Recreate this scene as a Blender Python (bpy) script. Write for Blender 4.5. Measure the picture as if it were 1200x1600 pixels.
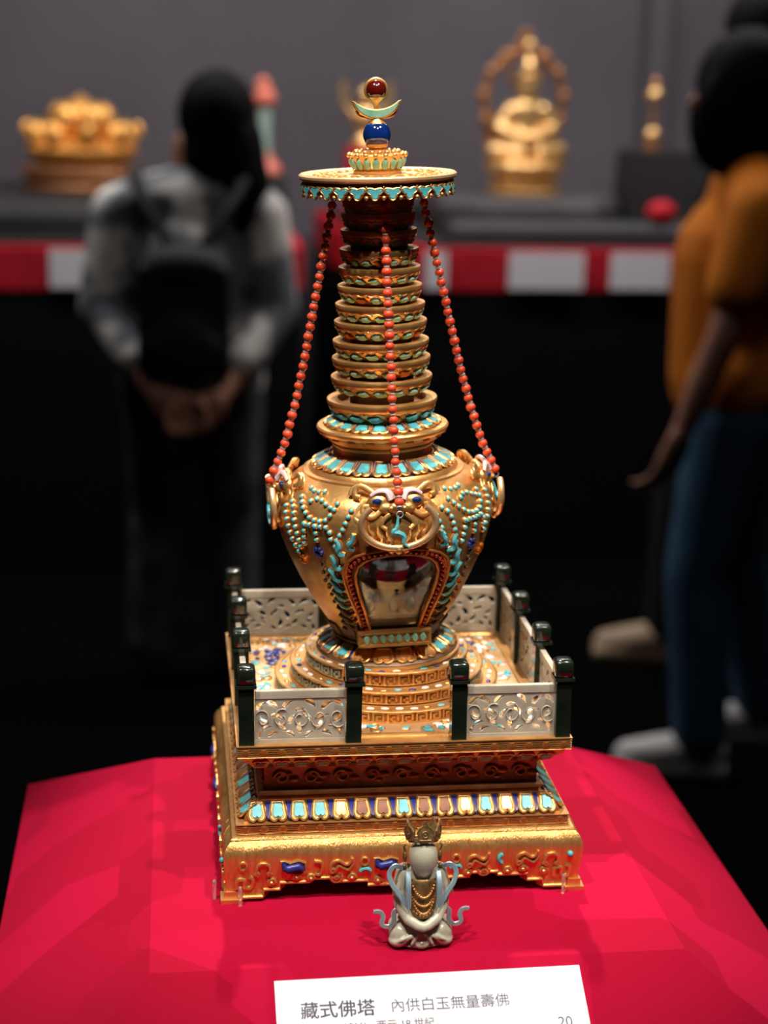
import bpy, bmesh, math, random
from mathutils import Matrix, Vector
from math import sin, cos, pi, radians, atan2, hypot

# ------------------------------------------------------------------ scene, camera, world, large lights
for o in list(bpy.data.objects): bpy.data.objects.remove(o)
scene = bpy.context.scene
col = scene.collection
S = 0.085            # metres per design unit of the pagoda
T = 1.06             # height of the red display plinth's top
random.seed(7)

def cam_axes(yaw, pitch, roll):
    fw = Vector((sin(yaw)*cos(pitch), cos(yaw)*cos(pitch), -sin(pitch)))
    r = Vector((cos(yaw), -sin(yaw), 0)); u = r.cross(fw)
    return r*cos(roll)+u*sin(roll), -r*sin(roll)+u*cos(roll), fw
cr, cu, cf = cam_axes(0.13064, 0.26570, 0.02391)
cam_d = bpy.data.cameras.new('camera'); cam = bpy.data.objects.new('camera', cam_d); col.objects.link(cam)
m = Matrix.Identity(4)
for i in range(3): m[i][0], m[i][1], m[i][2] = cr[i], cu[i], -cf[i]
m.translation = Vector((-1.3959*S, -10.3272*S, T+5.0221*S))
cam.matrix_world = m
cam_d.sensor_fit = 'VERTICAL'; cam_d.sensor_height = 36; cam_d.sensor_width = 27
cam_d.lens = 2562.8/1600*36
cam_d.clip_start = 0.02; cam_d.clip_end = 60
cam_d.dof.use_dof = True; cam_d.dof.focus_distance = 0.842; cam_d.dof.aperture_fstop = 5.8
scene.camera = cam

w = bpy.data.worlds.new('world'); scene.world = w; w.use_nodes = True
w.node_tree.nodes['Background'].inputs[0].default_value = (0.75, 0.85, 1.0, 1)
w.node_tree.nodes['Background'].inputs[1].default_value = 0.004
vs = scene.view_settings
vs.view_transform = 'Standard'; vs.look = 'None'; vs.gamma = 1; vs.use_curve_mapping = False
vs.exposure = 0.18

def spot(name, loc, tgt, power, size, color, blend=0.5, rad=0.02):
    d = bpy.data.lights.new(name, 'SPOT'); d.energy = power; d.spot_size = radians(size); d.spot_blend = blend
    d.color = color; d.shadow_soft_size = rad
    o = bpy.data.objects.new(name, d); col.objects.link(o); o.location = loc
    o.rotation_euler = (Vector(tgt)-Vector(loc)).to_track_quat('-Z', 'Y').to_euler(); return o
def area(name, loc, tgt, power, sx, sy, color):
    d = bpy.data.lights.new(name, 'AREA'); d.energy = power; d.shape = 'RECTANGLE'; d.size = sx; d.size_y = sy; d.color = color
    o = bpy.data.objects.new(name, d); col.objects.link(o); o.location = loc
    o.rotation_euler = (Vector(tgt)-Vector(loc)).to_track_quat('-Z', 'Y').to_euler(); return o
WARM = (1.0, 0.92, 0.82)
spot('gallery_spot_a', (-0.52, -0.54, T+1.75), (0, -0.02, T+0.17), 98, 21, WARM, 0.8, 0.02)
spot('gallery_spot_b', (0.52, -0.54, T+1.75), (0, -0.02, T+0.17), 98, 21, WARM, 0.8, 0.02)
spot('gallery_spot_c', (0.03, -0.95, T+1.70), (0, -0.05, T+0.17), 64, 21, WARM, 0.8, 0.02)
spot('gallery_spot_d', (0.06, 0.88, T+1.62), (0, -0.02, T+0.14), 120, 22, WARM, 0.8, 0.02)
area('case_strip_light_a', (-0.7, 3.95, 2.35), (-0.4, 4.5, 1.1), 4.2, 1.6, 0.1, (1, 0.93, 0.9))
area('case_strip_light_b', (1.3, 3.95, 2.35), (1.1, 4.5, 1.1), 5.2, 1.6, 0.1, (1, 0.93, 0.9))
area('visitor_fill', (0.6, 1.7, 3.2), (0.5, 3.0, 0.9), 6.5, 2.0, 1.0, (1, 0.92, 0.88))  # added fill, no real fitting: brightens the visitors from the camera side
area('rail_fill_a', (-0.6, 3.35, 3.1), (-0.6, 3.85, 0.9), 34, 1.6, 0.08, (1, 0.95, 0.95))  # added fill pair, no real fittings: lifts the red rails and captions
area('rail_fill_b', (1.3, 3.35, 3.1), (1.3, 3.9, 0.9), 40, 1.8, 0.08, (1, 0.95, 0.95))

# ------------------------------------------------------------------ materials
def srgb(r, g, b):
    f = lambda c: (c/255/12.92) if c/255 <= 0.04045 else ((c/255+0.055)/1.055)**2.4
    return (f(r), f(g), f(b), 1)
MATS = {}
def mat(name, c, rough=0.5, metal=0.0, c2=None, nscale=40, bump=0.0, bscale=200, sss=0.0, trans=0.0, coat=0.0, ior=1.45, stretch=None, spec=None, lo=0.35, hi=0.65):
    mt = bpy.data.materials.new(name); mt.use_nodes = True; nt = mt.node_tree; b = nt.nodes['Principled BSDF']
    b.inputs['Base Color'].default_value = c; b.inputs['Roughness'].default_value = rough; b.inputs['Metallic'].default_value = metal
    b.inputs['IOR'].default_value = ior; b.inputs['Transmission Weight'].default_value = trans; b.inputs['Coat Weight'].default_value = coat
    if spec is not None: b.inputs['Specular IOR Level'].default_value = spec
    if sss:
        b.inputs['Subsurface Weight'].default_value = sss; b.inputs['Subsurface Scale'].default_value = 0.004
        b.inputs['Subsurface Radius'].default_value = (1.0, 0.9, 0.75)
    tc = nt.nodes.new('ShaderNodeTexCoord'); vec = tc.outputs['Object']
    if stretch:
        mp = nt.nodes.new('ShaderNodeMapping'); mp.inputs['Scale'].default_value = stretch; nt.links.new(vec, mp.inputs[0]); vec = mp.outputs[0]
    if c2:
        n = nt.nodes.new('ShaderNodeTexNoise'); n.inputs['Scale'].default_value = nscale; n.inputs['Detail'].default_value = 4; nt.links.new(vec, n.inputs['Vector'])
        r = nt.nodes.new('ShaderNodeValToRGB'); r.color_ramp.elements[0].position = lo; r.color_ramp.elements[1].position = hi
        r.color_ramp.elements[0].color = c; r.color_ramp.elements[1].color = c2
        nt.links.new(n.outputs['Fac'], r.inputs[0]); nt.links.new(r.outputs[0], b.inputs['Base Color'])
    if bump:
        n = nt.nodes.new('ShaderNodeTexNoise'); n.inputs['Scale'].default_value = bscale; n.inputs['Detail'].default_value = 5; nt.links.new(vec, n.inputs['Vector'])
        bp = nt.nodes.new('ShaderNodeBump'); bp.inputs['Strength'].default_value = bump; bp.inputs['Distance'].default_value = 0.001
        nt.links.new(n.outputs['Fac'], bp.inputs['Height']); nt.links.new(bp.outputs[0], b.inputs['Normal'])
    MATS[name] = mt; return mt

mat('gold', (0.80, 0.46, 0.17, 1), 0.36, 0.8, (0.66, 0.33, 0.10, 1), 90, 0.15, 500)
mat('gold_brushed', (0.78, 0.45, 0.16, 1), 0.38, 0.8, (0.66, 0.34, 0.10, 1), 60, 0.45, 260, stretch=(6, 6, 0.6))
mat('gold_pale', (0.82, 0.55, 0.30, 1), 0.38, 0.7, (0.74, 0.44, 0.20, 1), 120, 0.15, 600)
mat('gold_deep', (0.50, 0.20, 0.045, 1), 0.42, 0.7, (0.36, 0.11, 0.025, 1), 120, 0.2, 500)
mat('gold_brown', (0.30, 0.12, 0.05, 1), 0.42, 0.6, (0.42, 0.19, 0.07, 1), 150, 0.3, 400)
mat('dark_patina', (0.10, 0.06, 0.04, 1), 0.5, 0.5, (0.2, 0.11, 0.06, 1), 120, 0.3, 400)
mat('turquoise', srgb(72, 164, 176), 0.38, 0, srgb(98, 180, 186), 160, 0.1, 500)
mat('turquoise_green', srgb(104, 152, 128), 0.35, 0, srgb(136, 172, 146), 200, 0.1, 500)
mat('ring_turquoise', srgb(146, 196, 172), 0.35, 0, srgb(170, 206, 182), 200)
mat('celadon_enamel', srgb(140, 146, 122), 0.35, 0.1, srgb(164, 164, 136), 120)
mat('lapis', srgb(44, 52, 128), 0.3, 0, srgb(28, 34, 96), 200)
mat('lapis_polished', srgb(8, 40, 110), 0.12, 0, srgb(6, 30, 84), 120, coat=0.6)
mat('garnet', srgb(78, 14, 8), 0.14, 0.0, coat=0.6)
mat('garnet_bead', srgb(160, 46, 22), 0.22, 0.2)
mat('brown_inlay', srgb(130, 80, 50), 0.5, 0.2, srgb(100, 58, 40), 150, 0.3, 400)
mat('amber_inlay', srgb(186, 96, 20), 0.3, 0.3)
mat('coral', srgb(228, 88, 52), 0.3, 0, srgb(204, 62, 36), 180, 0.05, 300, coat=0.25)
mat('spacer_white', srgb(160, 156, 156), 0.4)
mat('enamel_white', srgb(240, 232, 218), 0.35, 0.0, srgb(214, 205, 200), 160)
mat('horn_pink', srgb(224, 196, 196), 0.35)
mat('jade_panel', srgb(184, 176, 160), 0.32, 0, srgb(164, 156, 140), 60, 0.08, 260, sss=0.35)
mat('jade_dark', srgb(13, 20, 16), 0.14, 0, srgb(30, 38, 27), 40, coat=0.3)
mat('jade_white', srgb(188, 184, 166), 0.24, 0, srgb(172, 168, 150), 70, sss=0.4)
mat('silver_blue', srgb(150, 172, 186), 0.3, 0.4)
mat('ribbon_silver', srgb(190, 198, 205), 0.3, 0.6)
mat('plate_bronze', srgb(150, 122, 78), 0.42, 0.55, srgb(110, 80, 48), 220, 0.5, 700)
mat('glass', (1, 1, 1, 1), 0.03, 0, trans=1.0, ior=1.45)
mat('acrylic', (1, 0.94, 0.92, 1), 0.06, 0, trans=0.85, ior=1.49)
mat('card_white', srgb(222, 220, 224), 0.6, bump=0.03, bscale=400)
mat('ink_grey', srgb(96, 99, 120), 0.7)
mat('black_lacquer', srgb(5, 6, 6), 0.7, 0, srgb(8, 8, 9), 8, spec=0.15)
mat('mount_grey', srgb(66, 62, 64), 0.6, 0, srgb(80, 76, 78), 6)
mat('mount_dark', srgb(34, 32, 34), 0.6, 0, srgb(42, 40, 42), 6)
mat('wall_grey', srgb(80, 76, 82), 0.85, 0, srgb(88, 84, 90), 2.0)
mat('floor_dark', srgb(2, 3, 3), 0.9, 0, srgb(4, 4, 4), 3, spec=0.03)
mat('rail_red', srgb(190, 6, 34), 0.7, 0, srgb(170, 4, 28), 20)
mat('coral_far', srgb(220, 120, 96), 0.4)
mat('celadon_far', srgb(150, 176, 164), 0.4)
mat('gold_far', (0.80, 0.50, 0.20, 1), 0.38, 0.8)
mat('gold_orange_far', (0.80, 0.40, 0.10, 1), 0.42, 0.7)
mat('skin', srgb(176, 126, 104), 0.55, 0, srgb(166, 116, 94), 12)
mat('hair', srgb(6, 5, 5), 0.7, 0, srgb(10, 9, 9), 30, spec=0.1)
mat('camo_shirt', srgb(104, 110, 118), 0.85, 0, srgb(224, 222, 214), 9, 0.3, 120, lo=0.45, hi=0.55)
mat('backpack_black', srgb(12, 13, 16), 0.75, bump=0.2, bscale=150)
mat('trousers_grey', srgb(104, 104, 108), 0.9, 0, srgb(54, 54, 58), 14, 0.2, 100)
mat('shirt_orange', srgb(226, 130, 10), 0.85, 0, srgb(214, 116, 6), 10, 0.2, 80)
mat('jeans_blue', srgb(58, 98, 128), 0.9, 0, srgb(46, 80, 108), 14, 0.2, 120)
mat('black_cloth', srgb(10, 10, 11), 0.9, bump=0.2, bscale=100)
mat('shoe_white', srgb(210, 208, 204), 0.6)
mat('shoe_beige', srgb(176, 150, 122), 0.6)
mat('shoe_black', srgb(24, 22, 22), 0.6)

def felt():
    mt = bpy.data.materials.new('red_felt'); mt.use_nodes = True; nt = mt.node_tree; b = nt.nodes['Principled BSDF']
    b.inputs['Roughness'].default_value = 0.85; b.inputs['Specular IOR Level'].default_value = 0.08
    b.inputs['Sheen Weight'].default_value = 0.05; b.inputs['Sheen Tint'].default_value = (1, 0.1, 0.2, 1)
    tc = nt.nodes.new('ShaderNodeTexCoord')
    # wear patches in the nap: large irregular cells, slightly paler or deeper
    mp = nt.nodes.new('ShaderNodeMapping'); mp.inputs['Scale'].default_value = (9, 13, 9); mp.inputs['Rotation'].default_value = (0, 0, 0.06)
    nt.links.new(tc.outputs['Object'], mp.inputs[0])
    v = nt.nodes.new('ShaderNodeTexVoronoi'); v.distance = 'CHEBYCHEV'; v.inputs['Scale'].default_value = 1.0; v.inputs['Randomness'].default_value = 0.9
    nt.links.new(mp.outputs[0], v.inputs['Vector'])
    n = nt.nodes.new('ShaderNodeTexNoise'); n.inputs['Scale'].default_value = 700; n.inputs['Detail'].default_value = 3; nt.links.new(tc.outputs['Object'], n.inputs['Vector'])
    sx = nt.nodes.new('ShaderNodeSeparateColor'); nt.links.new(v.outputs['Color'], sx.inputs[0])
    r = nt.nodes.new('ShaderNodeValToRGB'); e = r.color_ramp.elements
    e[0].position = 0.0; e[0].color = srgb(152, 3, 38); e[1].position = 1.0; e[1].color = srgb(180, 8, 54)
    nt.links.new(sx.outputs[0], r.inputs[0])
    mx = nt.nodes.new('ShaderNodeMixRGB'); mx.blend_type = 'MULTIPLY'; mx.inputs[0].default_value = 0.25
    nt.links.new(r.outputs[0], mx.inputs[1]); nt.links.new(n.outputs['Fac'], mx.inputs[2]); nt.links.new(mx.outputs[0], b.inputs['Base Color'])
    bp = nt.nodes.new('ShaderNodeBump'); bp.inputs['Strength'].default_value = 0.15; bp.inputs['Distance'].default_value = 0.0006
    nt.links.new(n.outputs['Fac'], bp.inputs['Height']); nt.links.new(bp.outputs[0], b.inputs['Normal'])
    MATS['red_felt'] = mt
felt()

# ------------------------------------------------------------------ geometry helpers
def tube_frames(path, closed):
    P = [Vector(p) for p in path]; n = len(P); T_ = []
    for i in range(n):
        a = P[(i-1) % n] if (closed or i > 0) else P[0]; b = P[(i+1) % n] if (closed or i < n-1) else P[-1]
        t = b-a; T_.append(t.normalized() if t.length > 1e-9 else Vector((0, 0, 1)))
    ref = Vector((0, 0, 1)) if abs(T_[0].z) < 0.9 else Vector((1, 0, 0))
    nrm = (ref-T_[0]*ref.dot(T_[0])).normalized(); fr = []
    for t in T_:
        nrm = nrm-t*nrm.dot(t)
        nrm = nrm.normalized() if nrm.length > 1e-6 else t.orthogonal().normalized()
        fr.append((nrm.copy(), t.cross(nrm)))
    return P, fr

class MB:
    def __init__(s): s.v = []; s.f = []
    def add(s, V, F, M=None):
        k = len(s.v)
        s.v += [tuple((M @ Vector(p)) if M else p) for p in V]; s.f += [tuple(i+k for i in f) for f in F]; return s
    def lathe(s, prof, n=96, a0=0.0, a1=2*pi, M=None, cap=False):
        full = abs(a1-a0-2*pi) < 1e-6; m_ = n if full else n+1; V = []; F = []
        for i in range(m_):
            a = a0+(a1-a0)*i/n
            for (r, z) in prof: V.append((r*sin(a), -r*cos(a), z))
        L = len(prof)
        for i in range(n):
            j = (i+1) % m_
            for k in range(L-1): F.append((i*L+k, j*L+k, j*L+k+1, i*L+k+1))
        return s.add(V, F, M)
    def sq(s, prof, M=None):
        V = []; F = []; L = len(prof)
        for (sx, sy) in ((-1, -1), (1, -1), (1, 1), (-1, 1)):
            for (h, z) in prof: V.append((sx*h, sy*h, z))
        for i in range(4):
            j = (i+1) % 4
            for k in range(L-1): F.append((i*L+k, j*L+k, j*L+k+1, i*L+k+1))
        return s.add(V, F, M)
    def box(s, c, d, M=None):
        x, y, z = c; a, b, e = d[0]/2, d[1]/2, d[2]/2
        V = [(x-a, y-b, z-e), (x+a, y-b, z-e), (x+a, y+b, z-e), (x-a, y+b, z-e), (x-a, y-b, z+e), (x+a, y-b, z+e), (x+a, y+b, z+e), (x-a, y+b, z+e)]
        return s.add(V, [(0, 3, 2, 1), (4, 5, 6, 7), (0, 1, 5, 4), (1, 2, 6, 5), (2, 3, 7, 6), (3, 0, 4, 7)], M)
    def sphere(s, c, r, nu=16, nv=10, sc=(1, 1, 1), M=None):
        V = [(c[0], c[1], c[2]-r*sc[2])]; F = []
        for j in range(1, nv):
            t = -pi/2+pi*j/nv
            for i in range(nu):
                a = 2*pi*i/nu; V.append((c[0]+r*sc[0]*cos(t)*cos(a), c[1]+r*sc[1]*cos(t)*sin(a), c[2]+r*sc[2]*sin(t)))
        V.append((c[0], c[1], c[2]+r*sc[2])); top = len(V)-1
        for i in range(nu):
            k = (i+1) % nu; F.append((0, 1+k, 1+i)); F.append((top, 1+(nv-2)*nu+i, 1+(nv-2)*nu+k))
            for j in range(nv-2): F.append((1+j*nu+i, 1+j*nu+k, 1+(j+1)*nu+k, 1+(j+1)*nu+i))
        return s.add(V, F, M)
    def tube(s, path, r, n=8, closed=False, flat=1.0, M=None):
        P, fr = tube_frames(path, closed); V = []; F = []; m_ = len(P)
        for i, (p, (a, b)) in enumerate(zip(P, fr)):
            rr = r[i] if isinstance(r, (list, tuple)) else r
            for k in range(n):
                t = 2*pi*k/n; q = p+a*(rr*cos(t)*flat)+b*(rr*sin(t)); V.append(tuple(q))
        for i in range(m_ if closed else m_-1):
            j = (i+1) % m_
            for k in range(n): F.append((i*n+k, i*n+(k+1) % n, j*n+(k+1) % n, j*n+k))
        if not closed: F.append(tuple(range(n))[::-1]); F.append(tuple((m_-1)*n+k for k in range(n)))
        return s.add(V, F, M)
    def prism(s, poly, z0, z1, M=None, inset=0.0):
        n = len(poly); cx = sum(p[0] for p in poly)/n; cy = sum(p[1] for p in poly)/n
        V = [(x, y, z0) for x, y in poly]
        if inset:
            V += [(x, y, z0+(z1-z0)*0.6) for x, y in poly]
            V += [(cx+(x-cx)*(1-inset), cy+(y-cy)*(1-inset), z1) for x, y in poly]
            F = [tuple(2*n+i for i in range(n))]
            for i in range(n):
                j = (i+1) % n; F += [(i, j, n+j, n+i), (n+i, n+j, 2*n+j, 2*n+i)]
        else:
            V += [(x, y, z1) for x, y in poly]; F = [tuple(n+i for i in range(n))]
            for i in range(n): j = (i+1) % n; F.append((i, j, n+j, n+i))
        F.append(tuple(range(n))[::-1])
        return s.add(V, F, M)
    def mesh(s, name, scale=S, smooth=38):
        me = bpy.data.meshes.new(name); me.from_pydata([(x*scale, y*scale, z*scale) for x, y, z in s.v], [], s.f)
        bm = bmesh.new(); bm.from_mesh(me); bmesh.ops.recalc_face_normals(bm, faces=bm.faces); bm.to_mesh(me); bm.free()
        if smooth: me.shade_smooth(); me.set_sharp_from_angle(angle=radians(smooth))
        return me
    def build(s, name, mt, parent=None, M=None, scale=S, smooth=38):
        return place(name, s.mesh(name, scale, smooth), mt, parent, M)

def place(name, me, mt, parent=None, M=None, kind=None):
    if mt:
        if not me.materials: me.materials.append(MATS[mt])
        elif me.materials[0] != MATS[mt]:
            me = me.copy(); me.materials[0] = MATS[mt]
    o = bpy.data.objects.new(name, me); col.objects.link(o)
    if parent: o.parent = parent
    if M is not None: o.matrix_basis = M
    if kind: o['kind'] = kind
    return o
MCACHE = {}
def variant(me, mt):
    """mesh data shared by every piece of this shape and material"""
    k = (me.name, mt)
    if k not in MCACHE:
        c = me.copy(); c.materials.clear(); c.materials.append(MATS[mt]); MCACHE[k] = c
    return MCACHE[k]
def piece(name, me, mt, parent, M): return place(name, variant(me, mt), mt, parent, M)
def frame(pos, xd, yd, sc=S):
    x = Vector(xd).normalized(); y = Vector(yd); y = (y-x*y.dot(x)).normalized(); z = x.cross(y)
    M = Matrix.Identity(4)
    for i in range(3): M[i][0], M[i][1], M[i][2] = x[i], y[i], z[i]
    M.translation = Vector(pos)*sc; return M
def thing(name, label, cat, loc=(0, 0, 0), group=None):
    o = bpy.data.objects.new(name, None); col.objects.link(o); o.location = loc; o.empty_display_size = 0.02
    return tag(o, label, cat, group)
def tag(o, label, cat, group=None):
    o['label'] = label; o['category'] = cat
    if group: o['group'] = group
    return o
def struct(o, label=None):
    o['kind'] = 'structure'
    return o
def rad(phi, r, z): return (r*sin(phi), -r*cos(phi), z)        # phi = 0 faces the front
def cone_frame(phi, r0, z0, r1, z1, t=0.5):
    """frame on a conical band: x tangent, y up the slope, z outward"""
    r = r0+(r1-r0)*t; z = z0+(z1-z0)*t
    return frame(rad(phi, r, z), (cos(phi), sin(phi), 0), Vector(rad(phi, r1, z1))-Vector(rad(phi, r0, z0)))
def holes_mesh(name, outer, holes, ext):
    cu_ = bpy.data.curves.new(name, 'CURVE'); cu_.dimensions = '2D'; cu_.fill_mode = 'BOTH'; cu_.extrude = ext*S
    for poly in [outer]+holes:
        sp = cu_.splines.new('POLY'); sp.points.add(len(poly)-1); sp.use_cyclic_u = True
        for p, (x, y) in zip(sp.points, poly): p.co = (x*S, y*S, 0, 1)
    ob = bpy.data.objects.new(name, cu_); me = bpy.data.meshes.new_from_object(ob); bpy.data.objects.remove(ob); me.name = name
    return me
def remesh(mb, name, mt, voxel, parent=None, M=None, smooth=6, scale=1.0):
    me = bpy.data.meshes.new(name); me.from_pydata([(x*scale, y*scale, z*scale) for x, y, z in mb.v], [], mb.f)
    bm = bmesh.new(); bm.from_mesh(me); bmesh.ops.recalc_face_normals(bm, faces=bm.faces); bm.to_mesh(me); bm.free()
    o = bpy.data.objects.new(name, me); col.objects.link(o)
    a = o.modifiers.new('r', 'REMESH'); a.mode = 'VOXEL'; a.voxel_size = voxel
    b = o.modifiers.new('s', 'SMOOTH'); b.iterations = smooth; b.factor = 0.5
    dg = bpy.context.evaluated_depsgraph_get(); nm = bpy.data.meshes.new_from_object(o.evaluated_get(dg))
    o.modifiers.clear(); o.data = nm; nm.name = name; nm.materials.clear(); nm.materials.append(MATS[mt]); nm.shade_smooth()
    if parent: o.parent = parent
    if M is not None: o.matrix_basis = M
    return o
def chain(mb, pts, n=14):
    """tapered limb through (x, y, z, r) joints"""
    for (a, b) in zip(pts[:-1], pts[1:]):
        A = Vector(a[:3]); B = Vector(b[:3]); L = (B-A).length; k = max(2, int(L/(0.5*min(a[3], b[3])))+1); k = min(k, 14)
        mb.tube([A.lerp(B, i/k) for i in range(k+1)], [a[3]+(b[3]-a[3])*i/k for i in range(k+1)], n)
    for a in pts: mb.sphere(a[:3], a[3], n, 8)
    return mb
def smoothpath(pts, n=6):
    P = [Vector(p) for p in pts]; out = []
    for i in range(len(P)-1):
        p0 = P[max(i-1, 0)]; p1 = P[i]; p2 = P[i+1]; p3 = P[min(i+2, len(P)-1)]
        for k in range(n):
            t = k/n; out.append(0.5*((2*p1)+(p2-p0)*t+(2*p0-5*p1+4*p2-p3)*t*t+(3*p1-p0-3*p2+p3)*t**3))
    out.append(P[-1]); return out

# ------------------------------------------------------------------ gallery shell and the red display plinth
def plane_box(name, x0, x1, y0, y1, z0, z1, mt):
    mb = MB(); mb.box(((x0+x1)/2, (y0+y1)/2, (z0+z1)/2), (x1-x0, y1-y0, z1-z0)); return mb.build(name, mt, scale=1, smooth=0)
struct(plane_box('floor', -6, 7, -4, 8, -0.1, 0, 'floor_dark'))
struct(plane_box('wall_back', -6, 7, 5.3, 5.45, 0, 3.4, 'wall_grey'))
struct(plane_box('trim_1', 1.62, 1.70, 5.22, 5.3, 0, 3.4, 'wall_grey'))
struct(plane_box('ceiling', -6, 7, -4, 8, 3.4, 3.5, 'black_lacquer'))

plinth = thing('display_plinth', 'red felt display plinth with a flat top and four sloping sides under the pagoda', 'plinth', (0, 0, 0))
PX, PY0, PY1, PE, PH = 1.575, -1.91, 1.10, 1.03, 0.65
def prect(e, z): return [(-PX-e, PY0-e, z), (PX+e, PY0-e, z), (PX+e, PY1+e, z), (-PX-e, PY1+e, z)]
MT = Matrix.Translation((0, 0, T))
a, b = prect(0, 0), prect(PE, -PH)
def slab_quad(q, t, name, mt):
    n = (Vector(q[1])-Vector(q[0])).cross(Vector(q[2])-Vector(q[0])).normalized()*t
    V = [tuple(Vector(p)) for p in q]+[tuple(Vector(p)-n) for p in q]
    return MB().add(V, [(0, 1, 2, 3), (7, 6, 5, 4), (0, 4, 5, 1), (1, 5, 6, 2), (2, 6, 7, 3), (3, 7, 4, 0)]).build(name, mt, plinth, MT, smooth=0)
slab_quad(a, 0.06, 'top_panel', 'red_felt')
for i in range(4):
    j = (i+1) % 4; slab_quad([b[i], b[j], a[j], a[i]], 0.06, 'sloping_panel', 'red_felt')
c = prect(PE-0.03, -PH-0.03)
mb = MB(); zb = -T/S
mb.add(prect(PE-0.06, zb)+prect(PE-0.06, -PH), [(0, 1, 5, 4), (1, 2, 6, 5), (2, 3, 7, 6), (3, 0, 4, 7), (0, 3, 2, 1)])
mb.build('plinth_body', 'black_lacquer', plinth, MT, smooth=0)

# ------------------------------------------------------------------ the pagoda
pag = thing('pagoda', 'gilded Tibetan-style pagoda with a bulbous vase, ringed spire and jade railing on red felt', 'pagoda', (0, 0, T))
LEAN = radians(2.4); PIV = 1.278*S
LM = Matrix.Translation((0, 0, PIV)) @ Matrix.Rotation(-LEAN, 4, 'Y') @ Matrix.Translation((0, 0, -PIV))
I4 = Matrix.Identity(4)
SIDES = [Matrix.Rotation(i*pi/2, 4, 'Z') for i in range(4)]     # front, right, back, left

def petal_outline(w, l, n=7):
    """lotus petal seen flat: narrow top, rounded foot with a small notch"""
    P = [(-w*0.72, l/2), (w*0.72, l/2), (w*0.9, 0)]
    for i in range(n): t = i/(n-1); a = t*pi*0.62; P.append((w*(0.45+0.55*cos(a)), -l/2+l*0.30-l*0.30*sin(a)))
    P.append((0, -l/2+l*0.12))
    for i in range(n): t = 1-i/(n-1); a = t*pi*0.62; P.append((-w*(0.45+0.55*cos(a)), -l/2+l*0.30-l*0.30*sin(a)))
    P.append((-w*0.9, 0)); return P
def petal_meshes(tagname, w, l, th):
    o = petal_outline(w, l)
    g = MB(); g.prism(o, 0, th*0.45); g.tube([(x, y, th*0.5) for x, y in o], w*0.13, 6, True); g.tube([(x*0.74, y*0.80, th*0.45) for x, y in o], w*0.06, 5, True)
    i = MB(); i.prism([(x*0.66, y*0.72) for x, y in o], 0, th*0.85, inset=0.12)
    d = MB(); d.prism([(-w*0.34, l/2), (w*0.34, l/2), (w*0.30, -l*0.25), (w*0.12, -l*0.42), (-w*0.12, -l*0.42), (-w*0.30, -l*0.25)], 0, th*0.6, inset=0.1)
    return g.mesh(tagname+'_petal'), i.mesh(tagname+'_inlay'), d.mesh(tagname+'_divider')
def lens(w, l, n=8):
    return [(w*sin(pi*i/n), -l+2*l*i/n) for i in range(n)]+[(-w*sin(pi*i/n), l-2*l*i/n) for i in range(n)]

# --- footed stand with stepped aprons
def stand_h(z):          # half width of the stand against height
    pts = [(0.0, 1.135), (0.05, 1.115), (0.12, 1.115), (0.22, 1.128), (0.30, 1.132), (0.345, 1.122), (0.38, 1.10), (0.40, 1.07)]
    for (z0, h0), (z1, h1) in zip(pts[:-1], pts[1:]):
        if z <= z1: return h0+(h1-h0)*(z-z0)/(z1-z0)
    return pts[-1][1]
steps = [(1.0, 0.0), (0.90, 0.0), (0.899, 0.018), (0.79, 0.018), (0.789, 0.062), (0.70, 0.062), (0.699, 0.105), (0.53, 0.105), (0.529, 0.128), (0.37, 0.128), (0.369, 0.10), (0.21, 0.10), (0.209, 0.068), (0.0, 0.068)]
half = steps; full = [(-s, z) for s, z in half]+[(s, z) for s, z in half[::-1][1:]]
def stand_front(s, z, off=0.0): h = stand_h(z); return (s*h, -h-off, z)
mb = MB(); NR = 12; V = []; F = []
for (s, z0) in full:
    for k in range(NR+1):
        z = z0+(0.40-z0)*k/NR; V.append(stand_front(s, z))
for i in range(len(full)-1):
    for k in range(NR): F.append((i*(NR+1)+k, (i+1)*(NR+1)+k, (i+1)*(NR+1)+k+1, i*(NR+1)+k+1))
mb.add(V, F)
n0 = len(V); V2 = [(x*0.955, y+0.05, z) for x, y, z in V]; mb.add(V2, [f[::-1] for f in F])
for i in range(len(full)-1):
    aa, bb = i*(NR+1), (i+1)*(NR+1); mb.f.append((aa, n0+aa, n0+bb, bb))
ap = mb.mesh('apron', smooth=30)
edge = MB(); edge.tube([stand_front(s, z+0.012, 0.004) for s, z in full if abs(s) < 0.9], 0.011, 6)
edge = edge.mesh('apron_edge')
foot = MB()
foot.prism([(0, 0), (0.15, 0), (0.15, 0.018), (0.06, 0.03), (0.02, 0.075), (0, 0.075)], -0.0, 0.15)
# reliefs on the aprons
def arch(w, h, n=14, a0=-0.25, a1=1.25): return [(w*cos(pi*(a0+(a1-a0)*i/n)), h*sin(pi*(a0+(a1-a0)*i/n))) for i in range(n+1)]
def curl(sz, turns=1.1, n=20, ph=0.0, sg=1): return [(sg*sz*(1-0.65*i/n)*cos(ph+2*pi*turns*i/n), sz*(1-0.65*i/n)*sin(ph+2*pi*turns*i/n)) for i in range(n+1)]
R_MESH = {}
def rel(name, paths, r, flat=1.0, extra=None):
    mb = MB()
    for p in paths: mb.tube([(x, y, 0.006) for x, y in p], r, 7)
    if extra: extra(mb)
    R_MESH[name] = mb.mesh('relief_'+name)
rel('ring', [[(0.022*cos(a*pi/6), 0.026*sin(a*pi/6)) for a in range(13)]], 0.008)
rel('arch', [arch(0.042, 0.045), [(x+0.036, y-0.03) for x, y in curl(0.014)], [(x-0.036, y-0.03) for x, y in curl(0.014, sg=-1)]], 0.010)
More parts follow.
